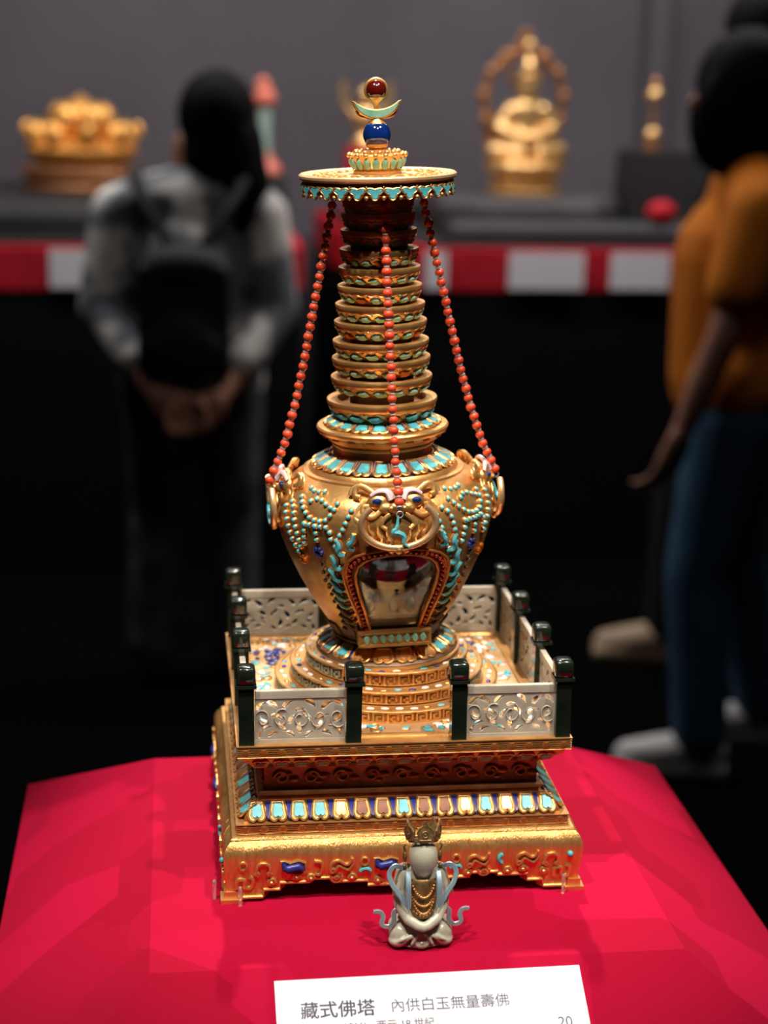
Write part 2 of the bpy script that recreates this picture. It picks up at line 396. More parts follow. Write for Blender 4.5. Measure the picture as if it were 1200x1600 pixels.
rel('cloud', [[tuple(p)[:2] for p in smoothpath([(-0.07, -0.025, 0), (-0.062, 0.02, 0), (-0.02, 0.042, 0), (0.02, 0.015, 0), (0.05, 0.022, 0), (0.065, 0.055, 0)])],
              [tuple(p)[:2] for p in smoothpath([(-0.04, -0.03, 0), (-0.02, 0.006, 0), (0.015, -0.012, 0), (0.045, -0.02, 0), (0.072, 0.02, 0), (0.066, 0.056, 0)])], [(x-0.055, y-0.028) for x, y in curl(0.017)]], 0.010)
rel('cup', [arch(0.036, -0.034, a0=-0.1, a1=1.1), [(x, y-0.005) for x, y in curl(0.014)]], 0.010)
rel('hook', [[tuple(p)[:2] for p in smoothpath([(-0.02, 0.05, 0), (0.02, 0.04, 0), (0.03, 0, 0), (0.015, -0.045, 0), (-0.015, -0.04, 0)])]], 0.011)
rel('snail', [curl(0.026, 1.3)], 0.011, extra=lambda mb: mb.sphere((0, 0, 0.012), 0.015, 10, 6))
rel('scroll', [[tuple(p)[:2] for p in smoothpath([(-0.05, -0.03, 0), (-0.045, 0.025, 0), (-0.005, 0.03, 0), (0.0, -0.02, 0), (0.04, -0.025, 0), (0.05, 0.03, 0), (0.03, 0.05, 0)])]], 0.013)
bat = MB(); bat.tube([(-0.062, 0.036, 0.006), (-0.055, 0.008, 0.008), (-0.035, -0.008, 0.01), (0, 0.002, 0.012), (0.03, 0.008, 0.01), (0.052, -0.008, 0.008), (0.058, -0.028, 0.005)], [0.012, 0.022, 0.029, 0.026, 0.028, 0.022, 0.008], 10, flat=1)
R_MESH['bat'] = bat.mesh('relief_bat')
bor = MB(); bor.tube([(-0.075, 0.046, 0.002), (-0.05, 0.045, 0.003), (-0.02, 0.03, 0.003), (0.03, 0.046, 0.003), (0.072, 0.03, 0.003), (0.078, -0.03, 0.002), (0.045, -0.045, 0.002), (-0.02, -0.04, 0.002), (-0.07, -0.02, 0.002)], 0.008, 6, True)
R_MESH['bat_border'] = bor.mesh('relief_bat_border')
tc_ = MB(); tc_.tube([(x, y, 0.006) for x, y in arch(0.030, 0.026, a0=0.02, a1=0.98)], [0.006]+[0.013]*13+[0.006], 8); R_MESH['crescent'] = tc_.mesh('relief_crescent')
RELIEFS = [('ring', -1.01, 0.245), ('arch', -0.885, 0.215), ('bat', -0.70, 0.225), ('hook', -0.55, 0.215), ('cloud', -0.40, 0.22), ('cup', -0.43, 0.145), ('ring', -0.255, 0.25), ('crescent', -0.25, 0.175), ('bat', -0.12, 0.225),
           ('snail', -0.835, 0.125), ('snail', -0.68, 0.155), ('snail', -0.59, 0.145), ('snail', -0.335, 0.14), ('scroll', -1.0, 0.12), ('snail', -0.17, 0.11), ('snail', 0.0, 0.11),
           ('cloud', 0.12, 0.22), ('ring', 0.32, 0.245), ('crescent', 0.32, 0.175), ('cloud', 0.46, 0.22), ('cup', 0.50, 0.155), ('crescent_v', 0.62, 0.235), ('cloud', 0.775, 0.225), ('arch', 0.93, 0.215), ('dot', 1.05, 0.25),
           ('scroll', 1.0, 0.125), ('snail', 0.40, 0.14), ('snail', 0.65, 0.145), ('snail', 0.75, 0.155), ('snail', 0.885, 0.135), ('snail', 0.2, 0.12)]
dotm = MB(); dotm.sphere((0, 0, 0.004), 0.02, 12, 8); R_MESH['dot'] = dotm.mesh('relief_dot')
ftm = foot.mesh('stand_foot', smooth=0)
for si, RM in enumerate(SIDES):
    A = place('apron', ap, 'gold_brushed', pag, RM)
    place('apron_rim', edge, 'gold', A)
    if si == 2: continue
    for (kd, x, z) in RELIEFS:
        h = stand_h(z); yv = Vector((0, stand_h(z)-stand_h(z+0.01), 0.01)); M = frame((x*1.0, -h-0.002, z), (1, 0, 0), yv)
        nm, mt = 'relief', 'gold'
        if kd == 'bat':
            place('relief_border', R_MESH['bat_border'], 'gold', A, M); mt = 'lapis'
            nm = 'bat_inlay'
        if kd.startswith('crescent'):
            mt = 'turquoise'; nm = 'crescent_inlay'
            if kd.endswith('v'): M = M @ Matrix.Rotation(pi/2, 4, 'Z')
        if kd == 'dot': mt = 'turquoise'; nm = 'dot_inlay'
        piece(nm, R_MESH[kd.replace('_v', '')], mt, A, M)
for sx in (-1, 1):
    for sy in (-1, 1):
        fm = MB(); fm.box((sx*1.085, sy*1.085, 0.012), (0.125, 0.125, 0.024)); fm.box((sx*1.085, sy*1.085, 0.045), (0.085, 0.085, 0.05)); fm.build('stand_foot', 'gold', pag, smooth=0)
MB().sq([(0.0, 0.41), (1.075, 0.41), (1.085, 0.395), (1.0, 0.38), (0, 0.38)]).build('stand_top', 'gold_brushed', pag)

# --- grooved slabs with rosettes
def grooved(h, z0, z1, name, top=True):
    hh = z1-z0; p = [(0, z0), (h-0.03, z0), (h-0.012, z0+0.004), (h-0.004, z0+hh*0.1)]
    for k in range(4):
        zc = z0+hh*(0.24+0.17*k); p += [(h-0.012, zc-hh*0.05), (h-0.002, zc-hh*0.03), (h-0.002, zc+hh*0.03), (h-0.012, zc+hh*0.05)]
    p += [(h-0.004, z1-hh*0.1), (h, z1-hh*0.08), (h, z1), (h-0.09, z1), (0, z1)]
    return MB().sq(p).build(name, 'gold', pag, smooth=30)
ros = MB(); ros.lathe([(0, 0.010), (0.018, 0.009), (0.028, 0.005), (0.031, 0)], 6, M=Matrix.Rotation(pi/6, 4, 'Z')); rosm = ros.mesh('rosette', smooth=0)
def rosettes(par, h, z, n):
    for si, RM in enumerate(SIDES):
        if si == 2: continue
        for k in range(n):
            x = -h+2*h*(k+0.5)/n; piece('rosette', rosm, 'gold_deep', par, RM @ frame((x, -h+0.008, z), (1, 0, 0), (0, 0, 1)))
lower = grooved(1.051, 0.41, 0.482, 'lower_slab'); rosettes(lower, 1.051, 0.447, 18)
terr = grooved(1.046, 0.914, 0.999, 'terrace_slab'); rosettes(terr, 1.046, 0.955, 19)

# --- square lotus mouldings and waist
lot = MB().sq([(1.0, 0.482), (0.995, 0.505), (0.965, 0.545), (0.93, 0.565), (0.885, 0.572), (0.885, 0.60)]).build('lower_lotus_moulding', 'gold_deep', pag)
pg, pi_, pd = petal_meshes('lotus', 0.053, 0.14, 0.022)
cols = 'TTTTGBBTBBGTGTT'; CM = {'T': 'turquoise', 'G': 'gold', 'B': 'brown_inlay'}
for si, RM in enumerate(SIDES):
    if si == 2: continue
    for k, ch in enumerate(cols):
        x = -1.0+2.0*(k+0.5)/15*1.0
        sh = 0.0 if abs(x) < 0.9 else (0.25 if x < 0 else -0.25)
        M = RM @ frame((x*0.985, -0.972, 0.531), (1, 0, 0), (sh, 0.11, 0.085))
        piece('petal', pg, 'gold', lot, M); piece('inlay', pi_, CM[ch], lot, M)
        if k < 14:
            M = RM @ frame(((x+1.0/15)*0.975, -0.972, 0.531), (1, 0, 0), (0, 0.11, 0.085)); piece('divider', pd, 'lapis', lot, M)
waist = MB().sq([(0.885, 0.60), (0.90, 0.605), (0.90, 0.625), (0.872, 0.635), (0.868, 0.65), (0.868, 0.765), (0.872, 0.78), (0.90, 0.79), (0.90, 0.81), (0.885, 0.815)]).build('waist', 'gold_brown', pag, smooth=30)
sw = MB()
for k in range(9):
    x0 = -0.76+0.19*k; sg = 1 if k % 2 else -1
    sw.tube([(x0+x, 0.008+y*0.9, 0.006) for x, y in curl(0.05, 1.2, sg=sg)], 0.010, 6)
    sw.sphere((x0+0.08, 0.01*sg, 0.004), 0.026, 10, 6, (1.3, 0.8, 0.5)); sw.sphere((x0+0.045, -0.03*sg, 0.004), 0.018, 8, 6, (1.4, 0.7, 0.5))
swm = sw.mesh('floral_relief')
for si, RM in enumerate(SIDES):
    if si != 2: place('floral_relief', swm, 'gold_deep', waist, RM @ frame((0, -0.868, 0.707), (1, 0, 0), (0, 0, 1)))
ulot = MB().sq([(0.885, 0.815), (0.90, 0.82), (0.945, 0.835), (0.995, 0.87), (1.015, 0.914)]).build('upper_lotus_moulding', 'gold_deep', pag)
for si, RM in enumerate(SIDES):
    if si == 2: continue
    for k in range(15):
        x = -0.96+1.92*(k+0.5)/15; M = RM @ frame((x, -0.958, 0.862), (1, 0, 0), (0.02, 0.10, -0.085)) @ Matrix.Diagonal((0.95, 0.8, 1, 1))
        M = RM @ frame((x, -0.962, 0.858), (-1, 0, 0), (0, 0.10, -0.085)) @ Matrix.Diagonal((0.95, 0.8, 1, 1))
        piece('petal', pg, 'gold', ulot, M); piece('inlay', pi_, 'turquoise_green' if k % 4 else 'brown_inlay', ulot, M)

# --- terrace floor: lip, scrollwork and enamel leaves
flr = MB().sq([(0.93, 0.999), (0.925, 1.008), (0.90, 1.008), (0.893, 0.999)]).build('terrace_lip', 'gold', pag)
tf = MB(); tf.prism([(-0.9, -0.9), (0.9, -0.9), (0.9, 0.9), (-0.9, 0.9)], 0.997, 1.001); tf = tf.build('terrace_floor', 'gold_pale', pag, smooth=0)
scr = MB(); rr = random.Random(3); leaves = []
for i in range(1500):
    x, y = rr.uniform(-0.87, 0.87), rr.uniform(-0.87, 0.87)
    if hypot(x, y) < 0.80: continue
    ph = rr.uniform(0, 6.28); sz = rr.uniform(0.022, 0.045)
    if len(leaves) < 285: leaves.append((x, y, rr.uniform(0, 6.28)))
    if i % 2: scr.tube([(x+a, y+b, 1.004) for a, b in curl(sz, 0.8, 12, ph, rr.choice((-1, 1)))], 0.006, 5)
so = scr.build('scrollwork', 'gold', tf); so['kind'] = 'stuff'
lf = MB(); lf.prism(lens(0.021, 0.038), 0, 0.010, inset=0.25); lfm = lf.mesh('enamel_leaf')
for (x, y, ph) in leaves:
    blue = (abs(x+0.72) < 0.13 and abs(y-0.55) < 0.2) or (abs(x-0.62) < 0.12 and abs(y-0.7) < 0.12)
    mt = rr.choice(('lapis', 'lapis', 'enamel_white')) if blue else rr.choice(('enamel_white', 'enamel_white', 'enamel_white', 'turquoise', 'turquoise', 'gold', 'horn_pink'))  # real enamel flecks, with extra whites standing in for highlights on the floor
    piece('enamel_leaf', lfm, mt, tf, Matrix.Translation((x*S, y*S, 1.001*S)) @ Matrix.Rotation(ph, 4, 'Z') @ Matrix.Scale(rr.uniform(0.7, 1.15), 4))
for bx, by in ((-0.72, 0.58), (-0.70, 0.40), (0.66, 0.68)):      # blue enamel blossoms
    for k in range(5):
        a = k*2*pi/5; piece('enamel_petal', lfm, 'lapis', tf, Matrix.Translation(((bx+0.04*cos(a))*S, (by+0.04*sin(a))*S, 1.004*S)) @ Matrix.Rotation(a-pi/2, 4, 'Z') @ Matrix.Scale(1.15, 4))

# --- three round tiers with key-fret faces
cell = MB()
kp = [(-0.40, -0.40), (-0.40, 0.40), (0.38, 0.40), (0.38, -0.38), (-0.12, -0.38), (-0.12, 0.08), (0.12, 0.08)]
for (p, q) in zip(kp[:-1], kp[1:]):
    cell.box(((p[0]+q[0])/2, (p[1]+q[1])/2, 0.5), (abs(p[0]-q[0])+0.15, abs(p[1]-q[1])+0.15, 1.0))
for v in range(len(cell.v)): x, y, z = cell.v[v]; cell.v[v] = (x*0.082, y*0.066, z*0.010)
cellm = cell.mesh('fret', smooth=0)
inl = MB(); inl.sphere((0, 0, 0), 0.018, 10, 6, (1.5, 0.9, 0.35)); inlm = inl.mesh('tier_inlay')
tiers = [(0.754, 0.999, 1.084), (0.652, 1.084, 1.171), (0.5515, 1.171, 1.267)]
for ti, (r, z0, z1) in enumerate(tiers):
    h = z1-z0; rin = tiers[ti+1][0]-0.03 if ti < 2 else 0.40
    tr = MB().lathe([(r-0.012, z0), (r-0.006, z0+0.004), (r-0.006, z0+h*0.10), (r-0.020, z0+h*0.13), (r-0.020, z0+h*0.80), (r-0.004, z0+h*0.83), (r, z0+h*0.88), (r, z1-0.006), (r-0.008, z1), (r-0.03, z1), (r-0.034, z1-0.005), (rin, z1-0.005)], 144).build('round_tier', 'gold', pag)
    zc = z0+h*0.465; n = int(2*pi*r/0.094)
    MB().lathe([(r-0.018, z0+h*0.14), (r-0.018, z0+h*0.79)], 110, radians(38), radians(322)).build('enamel_band', 'brown_inlay', tr)
    MB().lathe([(r-0.018, z0+h*0.14), (r-0.018, z0+h*0.79)], 30, radians(-38), radians(38)).build('fret_ground', 'gold_deep', tr)  # darker gold paints recess shade behind the front fret
    for k in range(n):
        phi = 2*pi*(k+0.5)/n
        if abs(phi-pi) < radians(60): continue
        front = abs((phi+pi) % (2*pi)-pi) < radians(38)
        M = frame(rad(phi, r-0.021, zc), (cos(phi), sin(phi), 0), (0, 0, 1)) @ Matrix.Diagonal((1, h/0.087, 1, 1))
        piece('fret', cellm, 'gold' if front else 'celadon_enamel', tr, M)
    ni = int(2*pi*r/0.10); rm = (r+tiers[ti+1][0])/2-0.012 if ti < 2 else 0.508
    for k in range(ni):
        phi = 2*pi*k/ni
        if abs(phi-pi) < radians(50): continue
        piece('inlay', inlm, ('enamel_white', 'turquoise', 'enamel_white', 'lapis', 'gold')[(k*7+ti) % 5], tr, frame(rad(phi, rm+0.012*(k % 2), z1-0.003), (cos(phi), sin(phi), 0), (-sin(phi), cos(phi), 0)))

# --- lotus base under the vase (leaning part starts here)
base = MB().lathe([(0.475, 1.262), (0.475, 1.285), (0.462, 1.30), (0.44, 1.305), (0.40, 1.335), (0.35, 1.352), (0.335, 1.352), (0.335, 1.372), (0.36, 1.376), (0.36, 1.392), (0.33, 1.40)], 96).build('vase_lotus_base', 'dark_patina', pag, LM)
g2, i2, d2 = petal_meshes('base_lotus', 0.062, 0.115, 0.018)
for k in range(18):
    phi = 2*pi*(k+0.5)/18; M = cone_frame(phi, 0.455, 1.302, 0.365, 1.352); fr_ = abs((phi+pi) % (2*pi)-pi) < radians(42)
    piece('petal', g2, 'gold', base, M); piece('inlay', i2, 'gold' if fr_ else 'turquoise', base, M)
    M = cone_frame(phi+pi/18, 0.455, 1.302, 0.365, 1.352); piece('divider', d2, 'gold_deep' if fr_ else 'lapis', base, M)
MB().lathe([(0.49, 1.262), (0.49, 1.275), (0.47, 1.28)], 96).build('base_ring', 'gold', base)

fv = MB(); fv.prism(petal_outline(0.055, 0.12), -0.005, 0.012, M=Matrix.Rotation(pi, 4, 'Z'), inset=0.15); fvm = fv.mesh('foot_leaf')
for k in range(16):
    phi = 2*pi*k/16
    if abs((phi+pi) % (2*pi)-pi) < radians(40): continue
    piece('foot_leaf', fvm, 'dark_patina', base, cone_frame(phi, 0.352, 1.41, 0.41, 1.50))
# --- railing: dark jade posts and pierced pale jade panels
PW = 0.985
post = MB(); post.box((0, 0, 0.195), (0.094, 0.094, 0.39))
postm = post.mesh('railing_post', smooth=0)
def rcube(h, hz, rb, n=5):
    mb = MB(); V = []; prof = []
    for k in range(n+1): a = pi/2*k/n; prof.append((h-rb+rb*cos(a-pi/2+pi/2), hz-rb+rb*sin(a)))
    prof = [(h-rb*0.4, -hz), (h, -hz+rb*0.4)]+prof
    # rounded-square loops
    loops = []
    for (hh, z) in prof:
        L = []
        for (sx, sy, a0) in ((1, 1, 0), (-1, 1, pi/2), (-1, -1, pi), (1, -1, 3*pi/2)):
            for k in range(4): a = a0+pi/2*k/3; rc = rb*0.7; L.append((sx*(hh-rc)+rc*cos(a), sy*(hh-rc)+rc*sin(a), z))
        loops.append(L)
    n_ = 16; V = [p for L in loops for p in L]; F = []
    for i in range(len(loops)-1):
        for k in range(n_): F.append((i*n_+k, i*n_+(k+1) % n_, (i+1)*n_+(k+1) % n_, (i+1)*n_+k))
    F.append(tuple(range(n_))[::-1]); F.append(tuple((len(loops)-1)*n_+k for k in range(n_)))
    return mb.add(V, F)
head = rcube(0.058, 0.058, 0.03); headm = head.mesh('post_head', smooth=50)
coll = MB(); coll.box((0, 0, 0), (0.124, 0.124, 0.02)); collm = coll.mesh('post_collar', smooth=0)
posts = []
for i in range(4):
    for j in range(4):
        if i in (0, 3) or j in (0, 3):
            x, y = PW*(-1+2*i/3), PW*(-1+2*j/3)
            tz = {(0, 0): 0.0, (1, 0): -0.01}.get((i, j), 0.0)
            M = Matrix.Translation((x*S, y*S, 0.999*S)) @ Matrix.Rotation(radians(random.uniform(-1.2, 1.2)), 4, 'Y')
            p = place('railing_post', postm, 'jade_dark', pag, M)
            place('post_collar', collm, 'jade_dark', p, Matrix.Translation((0, 0, 0.385*S)))
            place('post_head', headm, 'jade_dark', p, Matrix.Translation((0, 0, 0.452*S)))
def comma(cx, cy, sz, ang, bend=1.0):
    n = 7; L = []; Rr = []
    for k in range(n+1):
        t = k/n; a = -0.9+1.8*t; wv = sz*0.20*sin(pi*min(1, 0.12+t*0.92))**0.8*(1.25-0.75*t)+0.0012
        px, py = sz*0.62*sin(a)*1.0, bend*sz*0.5*(cos(a)-0.8); nx, ny = sin(a)*bend*0.8, cos(a)
        L.append((px+nx*wv, py+ny*wv)); Rr.append((px-nx*wv, py-ny*wv))
    ca, sa = cos(ang), sin(ang)
    return [(cx+x*ca-y*sa, cy+x*sa+y*ca) for x, y in L+Rr[::-1]]
pw, phh = PW*2/3-0.10, 0.31
hl = []
for (x, y, s, a) in [(0.07, 0.80, 0.058, 0.7), (0.20, 0.80, 0.066, -0.6), (0.36, 0.82, 0.06, 0.7), (0.62, 0.82, 0.06, -0.7), (0.80, 0.80, 0.066, 0.6), (0.93, 0.80, 0.058, -0.7),
                  (0.10, 0.50, 0.055, 2.4), (0.25, 0.55, 0.062, -0.4), (0.42, 0.52, 0.06, 0.9), (0.58, 0.53, 0.06, -0.9), (0.75, 0.55, 0.062, 0.4), (0.90, 0.50, 0.055, -2.4),
                  (0.30, 0.36, 0.058, 2.2), (0.50, 0.34, 0.06, 1.57), (0.70, 0.36, 0.058, -2.2), (0.14, 0.33, 0.045, 0.3), (0.86, 0.33, 0.045, -0.3),
                  (0.07, 0.20, 0.045, 1.2), (0.20, 0.20, 0.05, 0.4), (0.40, 0.19, 0.048, -0.6), (0.60, 0.19, 0.048, 0.6), (0.80, 0.20, 0.05, -0.4), (0.93, 0.20, 0.045, -1.2), (0.50, 0.70, 0.05, 0)]:
    hl.append(comma((x-0.5)*pw, y*phh, s*1.3, a))
pmesh = holes_mesh('railing_panel', [(-pw/2, 0), (pw/2, 0), (pw/2, phh), (-pw/2, phh)], hl, 0.013)
rail = MB(); rail.box((0, phh+0.008, 0), (pw, 0.05, 0.036)); rail.box((0, 0.012, 0), (pw, 0.03, 0.034)); railm = rail.mesh('top_rail', smooth=0)
vine = MB()
for k in range(5):
    x0 = (k-2)*0.115; vine.tube([(x0+a, 0.16+b*1.3, 0.015) for a, b in curl(0.052, 1.0, 16, k, 1 if k % 2 else -1)], 0.005, 5)
vinem = vine.mesh('carved_vine')
for si, RM in enumerate(SIDES):
    for k in range(3):
        if si == 0 and k == 1: continue
        x = PW*(-2/3+2*k/3)
        P = place('railing_panel', pmesh, 'jade_panel', pag, RM @ frame((x, -PW, 0.999), (1, 0, 0), (0, 0, 1)))
        place('top_rail', railm, 'jade_panel', P); place('carved_vine', vinem, 'jade_panel', P)

# --- vase
VP = [(1.40, 0.338), (1.42, 0.352), (1.476, 0.39), (1.55, 0.437), (1.616, 0.4785), (1.70, 0.522), (1.804, 0.574), (1.924, 0.6275), (2.0, 0.656), (2.079, 0.681), (2.15, 0.699), (2.232, 0.709), (2.29, 0.706), (2.341, 0.692), (2.39, 0.665), (2.427, 0.632), (2.46, 0.585), (2.49, 0.53), (2.505, 0.50)]
def vr(z):
    if z <= VP[0][0]: return VP[0][1]
    for (z0, r0), (z1, r1) in zip(VP[:-1], VP[1:]):
        if z <= z1: return r0+(r1-r0)*(z-z0)/(z1-z0)
    return VP[-1][1]
def vpt(deg, z, off=0.0): return rad(radians(deg), vr(z)+off, z)
def vframe(deg, z, off=0.0, roll=0.0):
    p = radians(deg); up = Vector(vpt(deg, z+0.02))-Vector(vpt(deg, z-0.02))
    return frame(vpt(deg, z, off), (cos(p), sin(p), 0), up) @ Matrix.Rotation(roll, 4, 'Z')
DIN = [(-20.5, 1.52), (-21, 1.66), (-22.7, 1.80), (-23.3, 1.90), (-23, 1.965), (-20.8, 2.022), (-17, 2.063), (-12, 2.09), (-6, 2.106), (0, 2.111), (6, 2.106), (12, 2.09), (17, 2.063), (20.8, 2.022), (23, 1.965), (23.3, 1.90), (22.7, 1.80), (21, 1.66), (20.5, 1.52)]
def inside(pt, poly):
    c_ = False; n = len(poly)
    for i in range(n):
        (x0, y0), (x1, y1) = poly[i], poly[(i+1) % n]
        if (y0 > pt[1]) != (y1 > pt[1]) and pt[0] < (x1-x0)*(pt[1]-y0)/(y1-y0)+x0: c_ = not c_
    return c_
NZ, NA = 90, 180; V = []; F = []
zs = [1.40+(2.505-1.40)*k/NZ for k in range(NZ+1)]
for i in range(NA):
    for z in zs: V.append(vpt(360*i/NA, z))
DCUT = [(x*1.12, 1.80+(z-1.80)*1.06) for x, z in DIN]
for i in range(NA):
    j = (i+1) % NA; am = (360*(i+0.5)/NA+180) % 360-180
    for k in range(NZ):
        if inside((am, (zs[k]+zs[k+1])/2), DCUT): continue
        F.append((i*(NZ+1)+k, j*(NZ+1)+k, j*(NZ+1)+k+1, i*(NZ+1)+k+1))
vase = MB().add(V, F); vme = vase.mesh('vase')
vase = place('vase', vme, 'gold', pag, LM); sm = vase.modifiers.new('thickness', 'SOLIDIFY'); sm.thickness = 0.025*S; sm.offset = -1
# niche seen through the pane
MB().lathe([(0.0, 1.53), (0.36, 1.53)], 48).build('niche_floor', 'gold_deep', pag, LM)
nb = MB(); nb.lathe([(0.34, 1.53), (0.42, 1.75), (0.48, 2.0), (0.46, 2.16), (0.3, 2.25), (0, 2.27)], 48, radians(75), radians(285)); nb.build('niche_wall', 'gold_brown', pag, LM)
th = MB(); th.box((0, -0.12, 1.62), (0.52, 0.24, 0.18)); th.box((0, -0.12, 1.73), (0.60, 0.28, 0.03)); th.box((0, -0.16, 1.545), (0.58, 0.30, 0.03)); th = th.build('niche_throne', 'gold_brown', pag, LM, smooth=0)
tb = MB(); tb.sphere((0, 0, 0), 0.038, 12, 8, (0.8, 0.4, 1.2)); tbm = tb.mesh('throne_stone')
for x in (-0.14, 0.02, 0.13): place('throne_stone', tbm, 'silver_blue', th, Matrix.Translation((x*S, -0.245*S, 1.63*S)))
# door pane
V = []; F = []
cz = 1.82
for t in [k/10 for k in range(11)]:
    for (x, z) in DIN: V.append(vpt(x*t*1.04, cz+(z-cz)*t*1.02, 0.004))
nD = len(DIN)
for k in range(10):
    for i in range(nD-1): F.append((k*nD+i, k*nD+i+1, (k+1)*nD+i+1, (k+1)*nD+i))
    F.append((k*nD+nD-1, k*nD, (k+1)*nD, (k+1)*nD+nD-1))
pane = MB().add(V, F).build('door_pane', 'glass', pag, LM, smooth=60); sm = pane.modifiers.new('thickness', 'SOLIDIFY'); sm.thickness = 0.010*S
# door frame
def dout(k): return [(x*(1+k*0.30), cz+(z-cz)*(1+k*0.12)) if True else None for x, z in DIN]
fm = MB(); V = []; lay = [(0.0, 0.0), (0.0, 0.028), (0.3, 0.014), (0.7, 0.014), (1.0, 0.028), (1.0, -0.01)]
for (k, off) in lay:
    for (x, z), (x0, z0) in zip(dout(k), DIN): V.append(vpt(x, max(z, 1.51) if z0 > 1.53 else 1.515, off))
F = []
for a_ in range(len(lay)-1):
    for i in range(nD-1): F.append((a_*nD+i, a_*nD+i+1, (a_+1)*nD+i+1, (a_+1)*nD+i))
fm.add(V, F)
fm.tube([vpt(x, z, 0.026) for x, z in dout(0.02)], 0.010, 7); fm.tube([vpt(x, z, 0.026) for x, z in dout(1.0)], 0.011, 7)
dfr = fm.build('door_frame', 'gold_deep', pag, LM)
bs = MB(); mid = smoothpath([(x, z, 0) for x, z in dout(0.5)], 4)
L_ = 0
for p, q in zip(mid[:-1], mid[1:]):
    a3 = Vector(vpt(p[0], p[1], 0.024)); b3 = Vector(vpt(q[0], q[1], 0.024)); seg = (b3-a3).length; s_ = L_
    while s_ < seg: bs.sphere(tuple(a3.lerp(b3, s_/seg)), 0.017, 8, 6); s_ += 0.037
    L_ = s_-seg
o = bs.build('garnet_beads', 'garnet_bead', dfr); o['kind'] = 'stuff'
# flames along the frame
fl = MB(); pth = smoothpath([(0, 0, 0.0), (0.03, -0.012, 0.006), (0.055, 0.005, 0.008), (0.062, 0.035, 0.008), (0.095, 0.065, 0.004)], 4)
fl.tube(pth, [0.010+0.008*sin(pi*min(1, i/len(pth)*1.05)) for i in range(len(pth))], 7); flm = fl.mesh('flame')
fl2 = MB(); fl2.tube([(p[0]*1.0, p[1], 0) for p in pth], [0.017+0.010*sin(pi*min(1, i/len(pth)*1.05)) for i in range(len(pth))], 7, flat=0.6); fl2m = fl2.mesh('flame_setting')
FL = [(-22.5, 2.135, 1.05), (-27.5, 2.095, 0.6), (-30, 2.0, 0.35), (-31.2, 1.92, 0.1), (-31.3, 1.845, 0.0), (-31, 1.78, -0.1), (-30.8, 1.72, -0.15), (-30.5, 1.66, -0.2), (-30.6, 1.60, -0.2), (-30.8, 1.545, -0.2)]
for sg in (-1, 1):
    for k, (d, z, rl) in enumerate(FL):
        M = vframe(-sg*d, z, 0.006)
        M = M @ Matrix.Diagonal((sg, 1, 1, 1)) @ Matrix.Rotation(rl, 4, 'Z')
        s2 = place('flame_setting', fl2m, 'gold', dfr, M)
        M2 = M @ Matrix.Translation((0, 0, 0.010*S))
        piece('flame', flm, 'turquoise' if k < 5 else ('turquoise_green' if k < 7 else 'dark_patina'), dfr, M2)
# sill
sill = MB(); sill.box((0, -0.425, 1.47), (0.43, 0.06, 0.085)); sill.box((0, -0.437, 1.513), (0.455, 0.06, 0.016)); sill.box((0, -0.437, 1.427), (0.455, 0.06, 0.016))
for sx in (-1, 1): sill.box((sx*0.226, -0.40, 1.47), (0.02, 0.12, 0.10))
sill = sill.build('door_sill', 'gold', pag, LM, smooth=0)
so_ = MB(); so_.prism(lens(0.020, 0.034), 0, 0.014, inset=0.3); som = so_.mesh('sill_inlay')
for k in range(8): piece('inlay', som, 'turquoise_green', sill, frame((-0.182+0.052*k, -0.455, 1.47), (1, 0, 0), (0.012, 0, 0.1)))

# --- jewelled garlands
dots = MB(); sets = MB()
def garland(pts, step=0.044, r=0.0160):
    P = smoothpath([(a_, z, 0) for a_, z in pts], 8); W = [Vector(vpt(p[0], p[1], 0.010)) for p in P]; s_ = 0.0
    for p, q in zip(W[:-1], W[1:]):
        seg = (q-p).length
        while s_ < seg:
            c_ = p.lerp(q, s_/seg); dots.sphere(tuple(c_), r, 8, 6); n_ = Vector((c_.x, c_.y, 0)).normalized(); sets.sphere(tuple(c_-n_*0.008), r*1.25, 8, 5); s_ += step
        s_ -= seg
GA = [[(-59, 2.41), (-53, 2.345), (-46.6, 2.303), (-38.6, 2.304), (-34.2, 2.37), (-33, 2.411)], [(-57, 2.459), (-51.6, 2.45), (-46.5, 2.453), (-42.5, 2.465)],
      [(-50.3, 2.40), (-47.4, 2.416), (-43.6, 2.415), (-38.8, 2.394), (-34.4, 2.376)], [(-24.2, 2.379), (-25.8, 2.332), (-27.2, 2.287), (-29, 2.239), (-32.3, 2.172), (-32.7, 2.136)],
      [(-51.6, 2.266), (-43.7, 2.263), (-36.6, 2.261), (-35, 2.21), (-35.4, 2.167)], [(-65.1, 2.37), (-61.3, 2.329), (-59.2, 2.241), (-57.7, 2.161), (-57.2, 2.09)],
      [(-69.4, 2.334), (-66.5, 2.238), (-63.7, 2.129), (-60, 2.05)], [(-43.7, 2.26), (-43.7, 2.17)], [(-51, 2.26), (-52, 2.2), (-53, 2.13)]]
for q in range(4):
    if q in (1, 2): continue
    for g in GA: garland([(a_+(0 if q == 0 else 90), z) for a_, z in g])
for g in GA:
    pass
o = dots.build('turquoise_beads', 'turquoise', vase); o['kind'] = 'stuff'
o = sets.build('bead_settings', 'gold', vase); o['kind'] = 'stuff'
cl = MB()
for k in range(6): a_ = k*pi/3; cl.sphere((0.026*cos(a_), 0.026*sin(a_), 0.006), 0.016, 8, 6)
clm = cl.mesh('cluster_blossom'); cb = MB()
for k in range(7): cb.sphere((0.012*(-1)**k, -0.03*k, 0.006), 0.014, 8, 6)
cbm = cb.mesh('pendant_cluster')
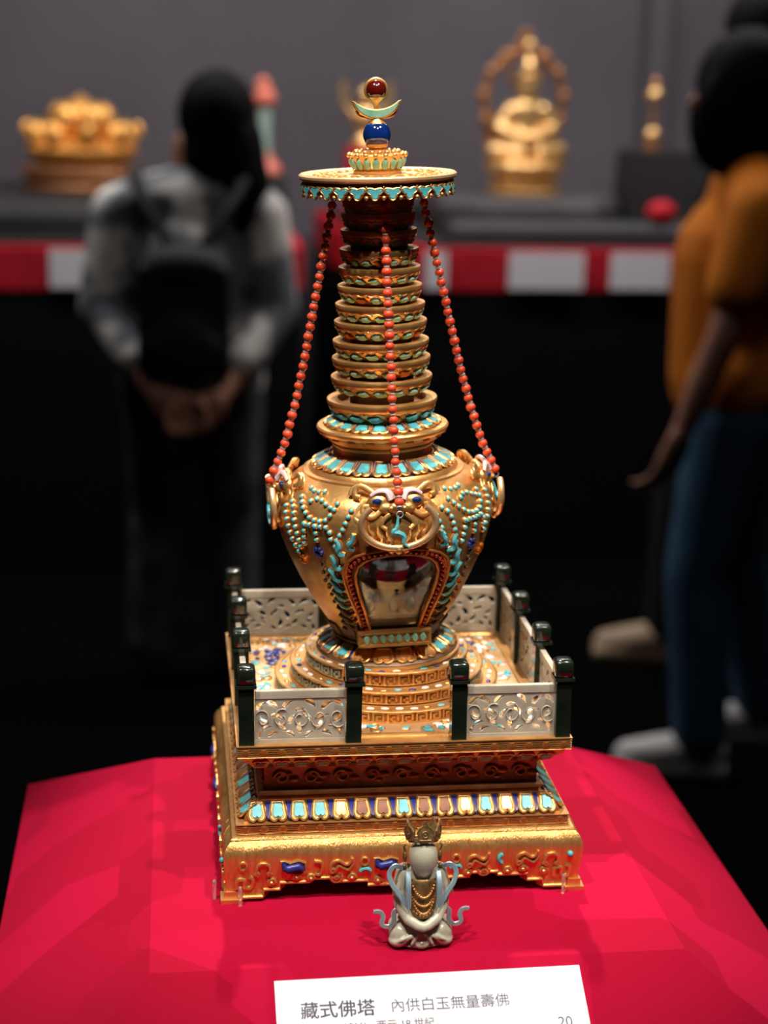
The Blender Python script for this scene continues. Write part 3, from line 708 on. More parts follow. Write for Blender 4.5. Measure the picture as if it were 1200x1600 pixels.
for d in (-44, 46):
    piece('cluster_blossom', clm, 'lapis', vase, vframe(d, 2.09)); piece('pendant_beads', cbm, 'dark_patina', vase, vframe(d+0.8, 2.03)); piece('pendant_beads', cbm, 'amber_inlay', vase, vframe(d+1.2, 1.86))
for d in (-58.5, 60): piece('cluster_blossom', clm, 'amber_inlay', vase, vframe(d, 2.01))

# --- beast masks with ring handles
def bend(mb, R=0.64, k=0.78):      # wrap a flat relief round the vase's shoulder
    for i, (x, y, z) in enumerate(mb.v):
        a_ = x/R; zz = z*k; mb.v[i] = ((R+zz)*sin(a_), y, (R+zz)*cos(a_)-R)
    return mb
msk = MB()
for sg in (-1, 1):
    msk.sphere((sg*0.10, 0.0, 0.03), 0.075, 14, 10, (1, 0.8, 0.7)); msk.sphere((sg*0.055, -0.05, 0.04), 0.06, 14, 10, (1, 0.7, 0.8))
    msk.tube([(sg*x, y+0.05, z) for x, y, z in smoothpath([(0.13, 0.0, 0.03), (0.19, 0.05, 0.035), (0.235, 0.045, 0.03), (0.245, 0.0, 0.03), (0.215, -0.015, 0.03)])], 0.020, 8)
    msk.tube([(sg*x, y, z) for x, y, z in smoothpath([(0.09, -0.06, 0.04), (0.15, -0.10, 0.035), (0.20, -0.07, 0.03), (0.20, -0.03, 0.03), (0.16, -0.03, 0.035)])], 0.018, 8)
    msk.tube([(sg*x, y, z) for x, y, z in smoothpath([(0.16, 0.02, 0.02), (0.22, -0.02, 0.02), (0.26, -0.08, 0.02), (0.235, -0.12, 0.02)])], 0.016, 8)
    msk.tube([(sg*x, y, z) for x, y, z in smoothpath([(0.02, -0.08, 0.06), (0.07, -0.11, 0.05), (0.10, -0.15, 0.03), (0.07, -0.18, 0.02)])], 0.014, 8)
    msk.tube([(sg*x, y, z) for x, y, z in smoothpath([(0.15, 0.08, 0.02), (0.20, 0.115, 0.02), (0.26, 0.10, 0.02), (0.28, 0.06, 0.02)])], 0.014, 8)
msk.sphere((0, -0.055, 0.06), 0.055, 14, 10, (1.1, 0.8, 1)); msk.sphere((0, 0.0, 0.03), 0.07, 14, 10, (1, 1, 0.6)); msk.sphere((-0.035, -0.065, 0.095), 0.02, 8, 6); msk.sphere((0.035, -0.065, 0.095), 0.02, 8, 6)
mskm = bend(msk).mesh('beast_mask')
hn = MB(); hn.tube(smoothpath([(0.02, 0.02, 0.085), (0.05, 0.055, 0.095), (0.10, 0.06, 0.085), (0.145, 0.035, 0.06)]), [0.012]*2+[0.022]*15+[0.010]*2, 8) if False else None
hp = smoothpath([(0.025, -0.01, 0.10), (0.05, 0.04, 0.10), (0.10, 0.05, 0.09), (0.145, 0.03, 0.07)]); hn = MB(); hn.tube(hp, [0.026-0.014*i/(len(hp)-1) for i in range(len(hp))], 8); hnm = bend(hn).mesh('mask_brow')
ey = MB(); ey.sphere((0, 0, 0), 0.024, 12, 8, (1.3, 0.8, 0.7)); eym = ey.mesh('mask_eye')
rg = MB(); rg.tube([(0.232*cos(t), 0.155*sin(t), 0.0) for t in [radians(137+266*k/48) for k in range(49)]], 0.022, 10); rgm = rg.mesh('ring_handle')
lk = MB(); lk.sphere((0, 0, 0), 0.03, 10, 8)
fl3 = MB(); ph_ = smoothpath([(0, 0.07, 0.03), (-0.012, 0.0, 0.04), (-0.035, -0.03, 0.04), (0.0, -0.04, 0.04), (0.03, -0.06, 0.04), (0.03, -0.105, 0.035), (0.06, -0.13, 0.03)]); fl3.tube(ph_, [0.006+0.012*sin(pi*i/(len(ph_)-1)) for i in range(len(ph_))], 7); fl3m = fl3.mesh('tongue_flame')
fl4 = MB()
for sg in (-1, 1):
    for k in range(3):
        x0 = sg*(0.05+0.055*k); ph2 = smoothpath([(x0, -0.27+0.02*k, 0.02), (x0-sg*0.012, -0.23+0.02*k, 0.03), (x0+sg*0.012, -0.20+0.02*k, 0.03), (x0+sg*0.02, -0.155+0.02*k, 0.02)]); fl4.tube(ph2, [0.017-0.011*i/(len(ph2)-1) for i in range(len(ph2))], 6)
fl4.sphere((0, -0.285, 0.02), 0.03, 8, 6); fl4.sphere((0.045, -0.285, 0.02), 0.024, 8, 6); fl4.sphere((-0.045, -0.285, 0.02), 0.024, 8, 6)
fl4m = bend(fl4, k=1.0).mesh('mask_whiskers')
for d in (0, 90, 270):
    B = frame(vpt(d, 2.43, -0.005), (cos(radians(d)), sin(radians(d)), 0), Vector((0, 0, 1))-Vector(rad(radians(d), 0.55, 0)))
    bmk = place('beast_mask', mskm, 'gold', pag, LM @ B)
    place('mask_brow', hnm, 'horn_pink', bmk); place('mask_brow', hnm, 'horn_pink', bmk, Matrix.Diagonal((-1, 1, 1, 1)))
    for sg in (-1, 1): place('mask_eye', eym, 'lapis_polished', bmk, Matrix.Translation((sg*0.122*S, -0.012*S, 0.052*S)))
    B2 = frame(rad(radians(d), 0.738, 2.315), (cos(radians(d)), sin(radians(d)), 0), Vector(rad(radians(d), 0.03, 1)))
    place('ring_handle', rgm, 'gold_pale', pag, LM @ B2)
    W = vframe(d, 2.405, 0.0)
    place('mask_whiskers', fl4m, 'gold', pag, LM @ vframe(d, 2.27, -0.004) @ Matrix.Translation((0, 0.16*S, 0)))
    place('tongue_flame', fl3m, 'turquoise', pag, LM @ vframe(d, 2.29, 0.0))

# --- shoulder collar, neck and flange
colr = MB().lathe([(0.53, 2.485), (0.525, 2.505), (0.505, 2.512), (0.49, 2.506), (0.485, 2.52), (0.47, 2.535), (0.455, 2.535), (0.34, 2.60), (0.325, 2.60), (0.318, 2.66), (0.33, 2.665), (0.34, 2.68)], 120).build('shoulder_collar', 'gold', pag, LM)
g3, i3, d3 = petal_meshes('collar', 0.056, 0.135, 0.016)
for k in range(22):
    phi = 2*pi*(k+0.5)/22; M = cone_frame(phi, 0.463, 2.54, 0.34, 2.604); piece('petal', g3, 'gold', colr, M); piece('inlay', i3, 'turquoise', colr, M)
    piece('divider', d3, 'lapis', colr, cone_frame(phi+pi/22, 0.463, 2.543, 0.34, 2.607))
flg = MB().lathe([(0.33, 2.66), (0.335, 2.69), (0.36, 2.70), (0.365, 2.72), (0.385, 2.735), (0.41, 2.745), (0.425, 2.765), (0.4285, 2.78), (0.42, 2.792), (0.395, 2.797), (0.375, 2.795), (0.28, 2.838), (0.20, 2.845)], 120).build('spire_flange', 'gold', pag, LM)
g4, i4, d4 = petal_meshes('flange', 0.058, 0.10, 0.014)
for k in range(18):
    phi = 2*pi*(k+0.5)/18; M = cone_frame(phi, 0.375, 2.798, 0.285, 2.838); piece('petal', g4, 'gold', flg, M); piece('inlay', i4, 'turquoise', flg, M)
    piece('divider', d4, 'lapis', flg, cone_frame(phi+pi/18, 0.37, 2.80, 0.285, 2.84))
nt_ = MB(); nt_.box((0, 0, 0), (0.05, 0.012, 0.014)); ntm = nt_.mesh('flange_notch', smooth=0)
for k in range(20):
    phi = 2*pi*k/20; piece('flange_boss', ntm, 'gold_deep', flg, frame(rad(phi, 0.405, 2.742), (cos(phi), sin(phi), 0), (0, -0.3, 1)))

# --- thirteen spire rings
RING = [(2.958, 0.3595), (3.103, 0.3293), (3.224, 0.3190), (3.335, 0.3110), (3.459, 0.2990), (3.569, 0.2888), (3.683, 0.2718), (3.800, 0.2628), (3.913, 0.2530), (4.033, 0.2440), (4.135, 0.2370), (4.225, 0.23), (4.30, 0.22)]
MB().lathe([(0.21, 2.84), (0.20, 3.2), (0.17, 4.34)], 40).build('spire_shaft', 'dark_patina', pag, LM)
ro = MB(); ro.prism(lens(0.024, 0.030), 0, 0.010, M=Matrix.Rotation(pi/2, 4, 'Z'), inset=0.3); rom = ro.mesh('ring_inlay')
re_ = MB(); re_.prism([(-0.050, 0.012), (-0.022, 0.028), (0.026, 0.027), (0.050, -0.008), (0.022, -0.027), (-0.026, -0.027)], -0.006, 0.017, inset=0.3); rem = re_.mesh('ring_inlay_leaf')
gb = MB(); gb.sphere((0, 0, 0), 0.011, 8, 6); gbm = gb.mesh('ring_gem')
for ri, (z, r) in enumerate(RING):
    q = r/0.36
    prof = [(r*0.62, z-0.118), (r*0.70, z-0.120), (r*0.79, z-0.108), (r*0.88, z-0.080), (r*0.94, z-0.050), (r*0.955, z-0.046), (r*0.985, z-0.022), (r*0.995, z-0.006), (r*0.985, z+0.006), (r*0.955, z+0.010), (r*0.80, z+0.008), (r*0.765, z-0.004), (r*0.74, z-0.035), (r*0.55, z-0.04)]
    prof = [(rr_, z+(zz-z)*(0.85 if ri > 0 else 1.0)) for rr_, zz in prof]
    R_ = MB().lathe(prof, 84).build('spire_ring', 'gold', pag, LM)
    zf_ = 0.85 if ri > 0 else 1.0; ph0 = random.uniform(0, 0.3); n = 16
    wav = MB(); wav.tube([rad(2*pi*k/96, r*0.945+0.002, z-0.046*zf_+0.006*sin(24*2*pi*k/96)) for k in range(96)], 0.0055, 5, True); wv = wav.build('wavy_fillet', 'gold', R_)
    for k in range(n):
        phi = 2*pi*k/n+ph0
        if abs((phi % (2*pi))-pi) < radians(55): continue
        cf_ = cone_frame(phi, r*0.80, z-0.106*zf_, r*0.925, z-0.058*zf_)
        mt = 'turquoise' if ri == 0 else 'ring_turquoise'
        if (k*5+ri*3) % 11 == 0: mt = 'amber_inlay'
        piece('inlay', rem, mt, R_, cf_ @ Matrix.Scale(max(0.7, q*1.05), 4))
        if k % 2 == 0: piece('gem', gbm, ('turquoise_green', 'garnet_bead', 'gold')[(k//2+ri) % 3], R_, cone_frame(phi+pi/n, r*0.93, z-0.052*zf_, r*0.95, z-0.04*zf_))

# --- canopy disc with fringe of heart plaques
can = MB().lathe([(0.0, 4.335), (0.40, 4.335), (0.455, 4.340), (0.475, 4.346), (0.487, 4.352), (0.4945, 4.362), (0.493, 4.376), (0.48, 4.385), (0.465, 4.382), (0.455, 4.375), (0.44, 4.373), (0.435, 4.378), (0.425, 4.373), (0.16, 4.378), (0, 4.378)], 128).build('canopy_disc', 'gold_pale', pag, LM)
es = MB()
for k in range(26):
    phi = 2*pi*k/26; b0 = Vector(rad(phi, 0.30, 4.379)); es.tube([tuple(b0+Vector((x*1.3, y*1.6, 0))) for x, y in curl(0.035, 1.1, 16, phi, 1 if k % 2 else -1)], 0.005, 5)
    b0 = Vector(rad(phi+0.12, 0.375, 4.378)); es.tube([tuple(b0+Vector((x*1.2, y*1.2, 0))) for x, y in curl(0.028, 1.0, 14, phi, -1 if k % 2 else 1)], 0.005, 5)
o = es.build('engraved_scrolls', 'gold', can); o['kind'] = 'stuff'
fg = MB().lathe([(0.462, 4.345), (0.467, 4.33), (0.467, 4.275), (0.459, 4.268), (0.455, 4.275), (0.455, 4.34)], 112).build('canopy_fringe', 'gold_deep', pag, LM)
def heart(w, h):
    P = []
    for k in range(24):
        t = 2*pi*k/24+pi/2; q = 0.77+0.27*cos(3*(t+pi/2)); P.append((q*cos(t)*w, q*sin(t)*h+h*0.05))
    return P
ht = MB(); ht.prism(heart(0.048, 0.036), 0, 0.012, inset=0.12); htm = ht.mesh('heart_inlay')
hb = MB(); hb.prism(heart(0.057, 0.045), 0, 0.007); hb.tube([(x, y, 0.007) for x, y in heart(0.054, 0.042)], 0.006, 5, True); hbm = hb.mesh('heart_plaque')
bd = MB(); bd.sphere((0, 0, 0), 0.015, 10, 6); bdm = bd.mesh('fringe_bead')
for k in range(28):
    phi = 2*pi*(k+0.3)/28; M = frame(rad(phi, 0.467, 4.29), (cos(phi), sin(phi), 0), (0, 0, 1))
    if abs(phi-pi) < radians(50): continue
    piece('heart_plaque', hbm, 'gold', fg, M); piece('heart_inlay', htm, 'turquoise', fg, M)
    piece('fringe_bead', bdm, 'gold', fg, frame(rad(phi+pi/28, 0.468, 4.262), (1, 0, 0), (0, 0, 1))); 
    piece('fringe_bead', bdm, 'gold', fg, frame(rad(phi+pi/28, 0.468, 4.325), (1, 0, 0), (0, 0, 1)) @ Matrix.Scale(0.7, 4))

# --- finial: lotus cup, lapis ball, crescent and garnet ball
cup = MB().lathe([(0.0, 4.378), (0.150, 4.380), (0.150, 4.395), (0.135, 4.402), (0.150, 4.425), (0.172, 4.462), (0.178, 4.49), (0.168, 4.50), (0.10, 4.508), (0.05, 4.525), (0.045, 4.535), (0, 4.54)], 72).build('lotus_cup', 'gold', pag, LM)
cp = MB(); cp.sphere((0, 0, 0), 0.04, 12, 8, (0.58, 1.0, 0.35)); cpm = cp.mesh('cup_petal')
for k in range(18):
    phi = 2*pi*(k+0.5)/18; piece('cup_petal', cpm, 'turquoise_green', cup, cone_frame(phi, 0.146, 4.405, 0.176, 4.475))
    piece('cup_bead', gbm, 'gold', cup, Matrix.Translation(Vector(rad(phi, 0.178, 4.492))*S) @ Matrix.Scale(1.5, 4))
    piece('cup_bead', gbm, 'gold', cup, Matrix.Translation(Vector(rad(phi+0.17, 0.135, 4.508))*S) @ Matrix.Scale(1.5, 4))
bl = MB().sphere((0, 0, 4.612), 0.0865, 32, 20).build('lapis_ball', 'lapis_polished', pag, LM)
MB().lathe([(0.03, 4.515), (0.066, 4.54), (0.07, 4.555), (0.062, 4.56)], 40).build('ball_cup', 'gold', bl)
MB().lathe([(0.055, 4.675), (0.05, 4.69), (0.03, 4.705), (0.02, 4.73), (0.0, 4.735)], 40).build('ball_cap', 'gold', bl)
def crescent(R0, R1, dz, n=24, a=1.25):
    outr = [(R0*sin(t), -R0*cos(t)) for t in [-a+2*a*k/n for k in range(n+1)]]
    x1 = R0*sin(a); z1 = -R0*cos(a); R1 = (x1*x1+(z1-dz)**2)**0.5 if R1 is None else R1
    a1 = atan2(x1, -(z1-dz)); inn = [(R1*sin(t), dz-R1*cos(t)) for t in [a1-2*a1*k/n for k in range(n+1)]]
    return outr+inn[1:-1]
FM = frame((0, 0, 4.868), (1, 0, 0), (0, 0, 1))
cg = MB(); cs = crescent(0.158, None, 0.11); cg.prism([(x*1.03, y*1.03) for x, y in cs], -0.022, 0.022); cg.tube([(x, y, 0.022) for x, y in cs], 0.006, 6, True)
cgo = cg.build('crescent', 'gold', pag, LM @ FM)
ct = MB(); ct.prism([(x*0.96, y*0.96-0.004) for x, y in cs], -0.032, 0.032, inset=0.02); ct.build('crescent_inlay', 'turquoise_green', cgo)
gb2 = MB(); gb2.sphere((0, 0, 4.880), 0.064, 28, 18); gbo = gb2.build('garnet_ball', 'garnet', pag, LM)
rm_ = MB(); rm_.tube([(0.067*cos(t), 0.0, 4.880+0.067*sin(t)) for t in [2*pi*k/40 for k in range(40)]], 0.009, 8, True); rm_.lathe([(0.015, 4.755), (0.02, 4.80), (0.038, 4.822), (0.052, 4.836), (0.046, 4.838)], 36); rm_.build('ball_mount', 'gold', gbo)
for sg in (-1, 1): MB().tube(smoothpath([(sg*0.03, 0, 4.71), (sg*0.10, 0, 4.725), (sg*0.125, 0, 4.76)]), 0.008, 6).build('crescent_support', 'gold', pag, LM)

# ------------------------------------------------------------------ coral bead strings hung from the canopy
bead = MB(); bead.sphere((0, 0, 0), 0.0305, 16, 10, (1, 1, 0.94)); beadm = bead.mesh('bead', smooth=80)
spc = MB(); spc.lathe([(0.006, -0.0045), (0.019, -0.004), (0.019, 0.004), (0.006, 0.0045)], 14); spm = spc.mesh('spacer')
hk = MB(); hk.tube([(0.02*cos(t), 0, 0.02*sin(t)) for t in [2*pi*k/14 for k in range(14)]], 0.004, 5, True); hkm = hk.mesh('hook_loop')
names = {0: 'string of orange coral beads hanging down the spire front to the mask above the glass door', 270: 'string of orange coral beads reaching the mask beside the floor with a blue enamel blossom', 90: 'string of orange coral beads reaching the mask on the side opposite the blue-blossom corner'}
names = {0: 'coral bead string hanging straight down before the spire onto the mask above the glass door',
         270: 'coral bead string slanting from the canopy to the side mask above the folded-away left-hand railing',
         90: 'coral bead string slanting from the canopy to the side mask nearest the orange-shirted visitor'}
names[270] = 'coral bead string slanting to the side mask on the backpack wearer\'s side of the pagoda'
for d in (0, 270, 90):
    th_ = thing('bead_string', names[d], 'bead string', (0, 0, T), 'coral bead strings on the pagoda')
    end_r, end_z = (0.80, 2.42) if d == 0 else (0.745, 2.44)
    P = smoothpath([rad(radians(d), 0.262, 4.315), rad(radians(d), 0.328, 4.0), rad(radians(d), 0.435, 3.5), rad(radians(d), 0.535, 3.05), rad(radians(d), 0.64, 2.68), rad(radians(d), end_r, end_z)], 24)
    L = [0.0]
    for p, q in zip(P[:-1], P[1:]): L.append(L[-1]+(q-p).length)
    th_line = MB(); th_line.tube([tuple(p) for p in P], 0.004, 5); th_line.build('thread', 'spacer_white', th_, LM)
    pitch = 0.0645; n = int(L[-1]/pitch)
    for k in range(n+1):
        for kind_ in (0, 1):
            s_ = k*pitch+kind_*pitch/2
            if s_ > L[-1]: continue
            i = max(i for i in range(len(L)) if L[i] <= s_); i = min(i, len(P)-2); t = (s_-L[i])/(L[i+1]-L[i]); p = P[i].lerp(P[i+1], t); dr = P[i+1]-P[i]
            jit = Vector((random.uniform(-1, 1), random.uniform(-1, 1), 0))*0.0025
            M = frame(p+jit, dr.orthogonal(), dr.cross(dr.orthogonal()))
            if kind_ == 0: place('bead', beadm, 'coral', th_, LM @ M @ Matrix.Scale(random.uniform(0.93, 1.06), 4))
            else: place('spacer', spm, 'spacer_white', th_, LM @ M)
    place('hook_loop', hkm, 'ribbon_silver', th_, LM @ frame(Vector(P[-1])+Vector((0, 0, -0.03)), (1, 0, 0), (0, 1, 0)))

# ------------------------------------------------------------------ acrylic pins at the stand's feet
pin = MB(); pin.tube([(0, 0, 0), (0, 0, 0.115)], 0.012, 10); pin.sphere((0, 0, 0.118), 0.0125, 10, 6); pinm = pin.mesh('holding_pin')
for (x, y, lb) in [(-1.185, -1.075, 'clear holding pin beside the pagoda foot, standing on its outer side face'), (-1.03, -1.178, 'clear holding pin before the pagoda foot that also has a pin at its side'), (1.005, -1.178, 'clear holding pin before the pagoda foot that has no second pin')]:
    tag(place('holding_pin', pinm, 'acrylic', None, Matrix.Translation((x*S, y*S, T+0.0002))), lb, 'pin', 'clear pins holding the pagoda')

# ------------------------------------------------------------------ jade figurine
fig = thing('jade_figurine', 'small white jade seated Buddha figurine with gilt crown and blue ribbons before the pagoda', 'figurine', (0.012*S, -1.70*S, T))
b = MB()
for sg in (-1, 1):
    b.sphere((sg*0.118, -0.01, 0.075), 0.078, 18, 12, (0.98, 1.0, 0.98)); b.sphere((sg*0.135, -0.03, 0.045), 0.06, 16, 10, (1, 1.1, 0.72))
    chain(b, [(sg*0.12, 0.03, 0.10, 0.072), (sg*0.06, -0.02, 0.10, 0.06), (0, -0.05, 0.07, 0.045)])
    chain(b, [(sg*0.10, 0.02, 0.46, 0.052), (sg*0.128, 0.01, 0.36, 0.046), (sg*0.122, -0.02, 0.265, 0.042), (sg*0.085, -0.085, 0.205, 0.033), (sg*0.03, -0.115, 0.175, 0.030), (0, -0.12, 0.168, 0.03)])
    for k in range(3): chain(b, [(sg*(0.16-0.05*k), -0.075-0.01*k, 0.045, 0.012), (sg*(0.12-0.045*k), -0.095, 0.075+0.012*k, 0.012), (sg*(0.06-0.02*k), -0.09, 0.10, 0.010)], 8)
chain(b, [(0, 0.02, 0.10, 0.11), (0, 0.02, 0.22, 0.10), (0, 0.02, 0.36, 0.105), (0, 0.02, 0.46, 0.085)])
b.sphere((0, -0.075, 0.035), 0.04, 14, 10, (1.2, 1, 0.8)); b.sphere((0, 0, 0.02), 0.13, 16, 8, (1.25, 0.75, 0.15))
chain(b, [(0, 0.0, 0.47, 0.05), (0, -0.015, 0.53, 0.05)])
b.sphere((0, -0.035, 0.580), 0.10, 24, 18, (0.86, 0.84, 1.12)); b.sphere((0, -0.05, 0.50), 0.06, 18, 12, (0.85, 0.8, 0.85)); b.sphere((0, -0.055, 0.47), 0.035, 14, 10, (1, 0.9, 0.8))
remesh(b, 'figurine_body', 'jade_white', 0.006*S, fig, smooth=5, scale=S)
# chest plate with necklaces
cpv = []; cpf = []
for i in range(13):
    for j in range(13):
        u_, v_ = -1+2*i/12, j/12; zz = 0.215+0.245*v_; wv = 0.088+0.01*sin(pi*v_); ang = u_*0.95
        cpv.append((wv*1.05*sin(ang), 0.015-(0.128-0.012*v_)*cos(ang), zz-0.012*u_*u_))
for i in range(12):
    for j in range(12): cpf.append((i*13+j, (i+1)*13+j, (i+1)*13+j+1, i*13+j+1))
chp = MB().add(cpv, cpf).build('chest_plate', 'plate_bronze', fig); mo = chp.modifiers.new('thickness', 'SOLIDIFY'); mo.thickness = 0.008*S
nk = MB()
for (z0, dip, n) in ((0.43, 0.075, 17), (0.355, 0.055, 17), (0.345, 0.095, 19), (0.27, 0.03, 9)):
    for k in range(n):
        u_ = -1+2*k/(n-1); nk.sphere((0.088*sin(u_*0.9), 0.012-0.130*cos(u_*0.9), z0-dip*(1-u_*u_)), 0.0075, 7, 5)
o = nk.build('necklace_beads', 'gold', chp); o['kind'] = 'stuff'
# crown
crn = MB(); crn.lathe([(0.086, 0.645), (0.090, 0.648), (0.090, 0.668), (0.084, 0.668)], 40, M=Matrix.Translation((0, -0.02, 0))); crn = crn.build('crown', 'plate_bronze', fig, Matrix.Translation((0, -0.015*S, 0.665*S)) @ Matrix.Rotation(radians(-20), 4, 'X') @ Matrix.Translation((0, 0.02*S, -0.645*S)))
lfp = [(-0.036, 0), (0.036, 0), (0.048, 0.05), (0.03, 0.075), (0.016, 0.082), (0, 0.118), (-0.016, 0.082), (-0.03, 0.075), (-0.048, 0.05)]
cl_ = MB(); cl_.prism(lfp, -0.004, 0.004); cl_.tube([(x, y, 0.004) for x, y in lfp], 0.004, 5, True); cl_.tube([(0.016*cos(t), 0.035+0.018*sin(t), 0.006) for t in [2*pi*k/12 for k in range(12)]], 0.004, 5, True); cl_.sphere((0, 0.035, 0.006), 0.008, 8, 6); clm_ = cl_.mesh('crown_leaf')
for phi in (0, 1.15, -1.15, 2.35, -2.35):
    pz = Vector(rad(phi, 0.088, 0.66))+Vector((0, -0.02, 0)); piece('crown_leaf', clm_, 'plate_bronze', crn, frame(pz, (cos(phi), sin(phi), 0), Vector(rad(phi, 0.12, 1.0))))
for sg in (-1, 1):
    MB().tube([(sg*0.07, -0.06, 0.70), (sg*0.105, -0.065, 0.765)], [0.005, 0.003], 6).build('crown_pin', 'gold', crn)
    er = MB(); er.sphere((sg*0.104, -0.005, 0.57), 0.03, 12, 8, (0.45, 0.8, 1.25)); er.tube(smoothpath([(sg*0.10, -0.01, 0.60), (sg*0.112, -0.015, 0.635), (sg*0.10, -0.02, 0.65)]), 0.006, 6); er.sphere((sg*0.106, -0.02, 0.515), 0.014, 8, 6); er.build('ear_ornament', 'plate_bronze', fig)
# ribbons
def ribbon(path, w, name, mt, nrm=(0, -1, 0)):
    P = smoothpath(path, 8); V = []; F = []; th2 = 0.003; nn = Vector(nrm)
    for i, p in enumerate(P):
        d_ = (P[min(i+1, len(P)-1)]-P[max(i-1, 0)]).normalized(); sd = d_.cross(nn).normalized(); ww = w*(1 if i < len(P)-5 else 0.55+0.09*(len(P)-i))
        for (a_, b_) in ((-1, -1), (1, -1), (1, 1), (-1, 1)): V.append(tuple(p+sd*ww*a_+nn*th2*b_))
    for i in range(len(P)-1):
        for k in range(4): F.append((i*4+k, i*4+(k+1) % 4, (i+1)*4+(k+1) % 4, (i+1)*4+k))
    F += [(0, 1, 2, 3), tuple(4*(len(P)-1)+k for k in (3, 2, 1, 0))]
    mb = MB().add(V, F)
    for e in (-1, 1):
        mb.tube([tuple(Vector(V[4*i+(0 if e < 0 else 1)])) for i in range(len(P))], 0.004, 5)
    return mb.build(name, mt, fig)
for sg in (-1, 1):
    ribbon([(sg*0.088, -0.06, 0.50), (sg*0.092, -0.105, 0.44), (sg*0.092, -0.118, 0.36), (sg*0.088, -0.118, 0.29)], 0.012, 'shoulder_ribbon', 'silver_blue')
    ribbon([(sg*0.115, -0.02, 0.50), (sg*0.165, -0.03, 0.52), (sg*0.198, -0.04, 0.475), (sg*0.18, -0.06, 0.415), (sg*0.14, -0.085, 0.365), (sg*0.10, -0.11, 0.30)], 0.011, 'arm_ribbon', 'silver_blue')
    ribbon([(sg*0.135, -0.03, 0.245), (sg*0.165, -0.04, 0.225), (sg*0.165, -0.045, 0.17), (sg*0.195, -0.05, 0.14), (sg*0.235, -0.05, 0.155), (sg*0.228, -0.045, 0.20), (sg*0.245, -0.04, 0.23), (sg*0.285, -0.04, 0.235)], 0.011, 'waist_ribbon', 'ribbon_silver')
    MB().tube(smoothpath([(sg*0.15, -0.05, 0.44), (sg*0.17, -0.06, 0.39), (sg*0.178, -0.065, 0.345)]), 0.005, 6).build('dangling_wire', 'gold', fig)

# ------------------------------------------------------------------ caption card on the front slope
k_ = PH/PE; sl = Vector((0, -1, -k_)).normalized()
o0 = Vector((-0.869, -1.985, -0.0473)); xd = Vector((1, 0.0062, 0.0039)).normalized(); yd = -sl
nz = xd.cross(yd).normalized(); M = frame(o0+nz*0.006, xd, yd); M.translation += Vector((0, 0, T))
CW, CH = 1.785, 1.0
card = MB(); card.box((CW/2, -CH/2, 0), (CW, CH, 0.010)); card = card.build('caption_card', 'card_white', None, M, smooth=0)
tag(card, 'white caption card with grey Chinese lettering on the front slope of the red plinth', 'card')
def text(body, x, y, size, off=0.0, sp=1.0):
    cu_ = bpy.data.curves.new('caption', 'FONT'); cu_.body = body; cu_.size = size*S; cu_.offset = off*S; cu_.extrude = 0.0; cu_.resolution_u = 6; cu_.space_character = sp
    ob = bpy.data.objects.new('caption', cu_); col.objects.link(ob); bpy.context.view_layer.update()
    dg = bpy.context.evaluated_depsgraph_get(); me = bpy.data.meshes.new_from_object(ob.evaluated_get(dg)); bpy.data.objects.remove(ob)
    o = place('caption_text', me, None, card, Matrix.Translation((x*S, y*S, 0.0068*S))); me.materials.clear(); me.materials.append(MATS['ink_grey']); return o
text('藏式佛塔', 0.135, -0.232, 0.107); text('藏式佛塔', 0.1378, -0.232, 0.107); text('藏式佛塔', 0.1364, -0.2305, 0.107)
text('內供白玉無量壽佛', 0.65, -0.222, 0.0865, 0.0, 1.0)
text('清 (1644-1911)   西元 18 世紀', 0.135, -0.322, 0.060, 0.0, 1.0)
text('20', 1.60, -0.37, 0.085, 0.0, 1.0)

# ------------------------------------------------------------------ the cases at the back of the gallery
def case(name, label, foot_, zt, lip=0.12):
    c_ = thing(name, label, 'display case', (0, 0, 0), 'wall cases')
    b_ = MB(); n = len(foot_); b_.prism(foot_, 0.0, zt-lip); b_.build('case_base', 'black_lacquer', c_, scale=1, smooth=0)
    r_ = MB(); cx = sum(p[0] for p in foot_)/n; cy = sum(p[1] for p in foot_)/n
    r_.prism([(cx+(x-cx)*1.004, cy+(y-cy)*1.006) for x, y in foot_], zt-lip, zt); r_.build('red_rail', 'rail_red', c_, scale=1, smooth=0)
    d_ = MB(); d_.prism([(cx+(x-cx)*0.97, cy+(y-cy)*0.94) for x, y in foot_], zt, zt+0.012); d_.build('case_deck', 'mount_dark', c_, scale=1, smooth=0)
case('wall_case', 'black wall case with red rail behind the backpack wearer', [(-3.0, 3.74), (0.25, 3.90), (0.25, 5.2), (-3.0, 5.2)], 0.972)
case('wall_case', 'black wall case with red rail and several white captions below the golden Buddha', [(0.60, 3.90), (3.4, 3.98), (3.4, 5.2), (0.40, 5.2), (0.40, 4.5)], 0.972)
def mount(name, label, poly, z0, z1, mt, cat='mount'):
    mb = MB(); mb.prism(poly, z0, z1, inset=0.04); return tag(mb.build(name, mt, None, scale=1, smooth=0), label, cat)
def rect(x0, x1, y0, y1): return [(x0, y0), (x1, y0), (x1, y1), (x0, y1)]
DK = 0.9845
mount('display_riser', 'wide black riser under the golden lotus offering', rect(-1.3, 0.02, 4.0, 4.9), DK, 1.085, 'mount_dark')
mount('display_riser', 'wide dark riser below the grey octagonal stand', rect(0.70, 2.4, 4.02, 4.9), DK, 1.04, 'mount_dark')
mount('display_riser', 'grey octagonal stand under the golden seated Buddha', [(0.80, 4.12), (1.17, 4.10), (1.27, 4.2), (1.27, 4.5), (1.17, 4.6), (0.80, 4.62), (0.70, 4.52), (0.70, 4.22)], 1.0405, 1.10, 'mount_grey')
bxs = mount('display_block', 'dark grey block carrying the thin gilt sceptre', rect(1.285, 1.52, 4.14, 4.34), 1.1005 if False else 1.0405, 1.25, 'mount_dark', 'block')
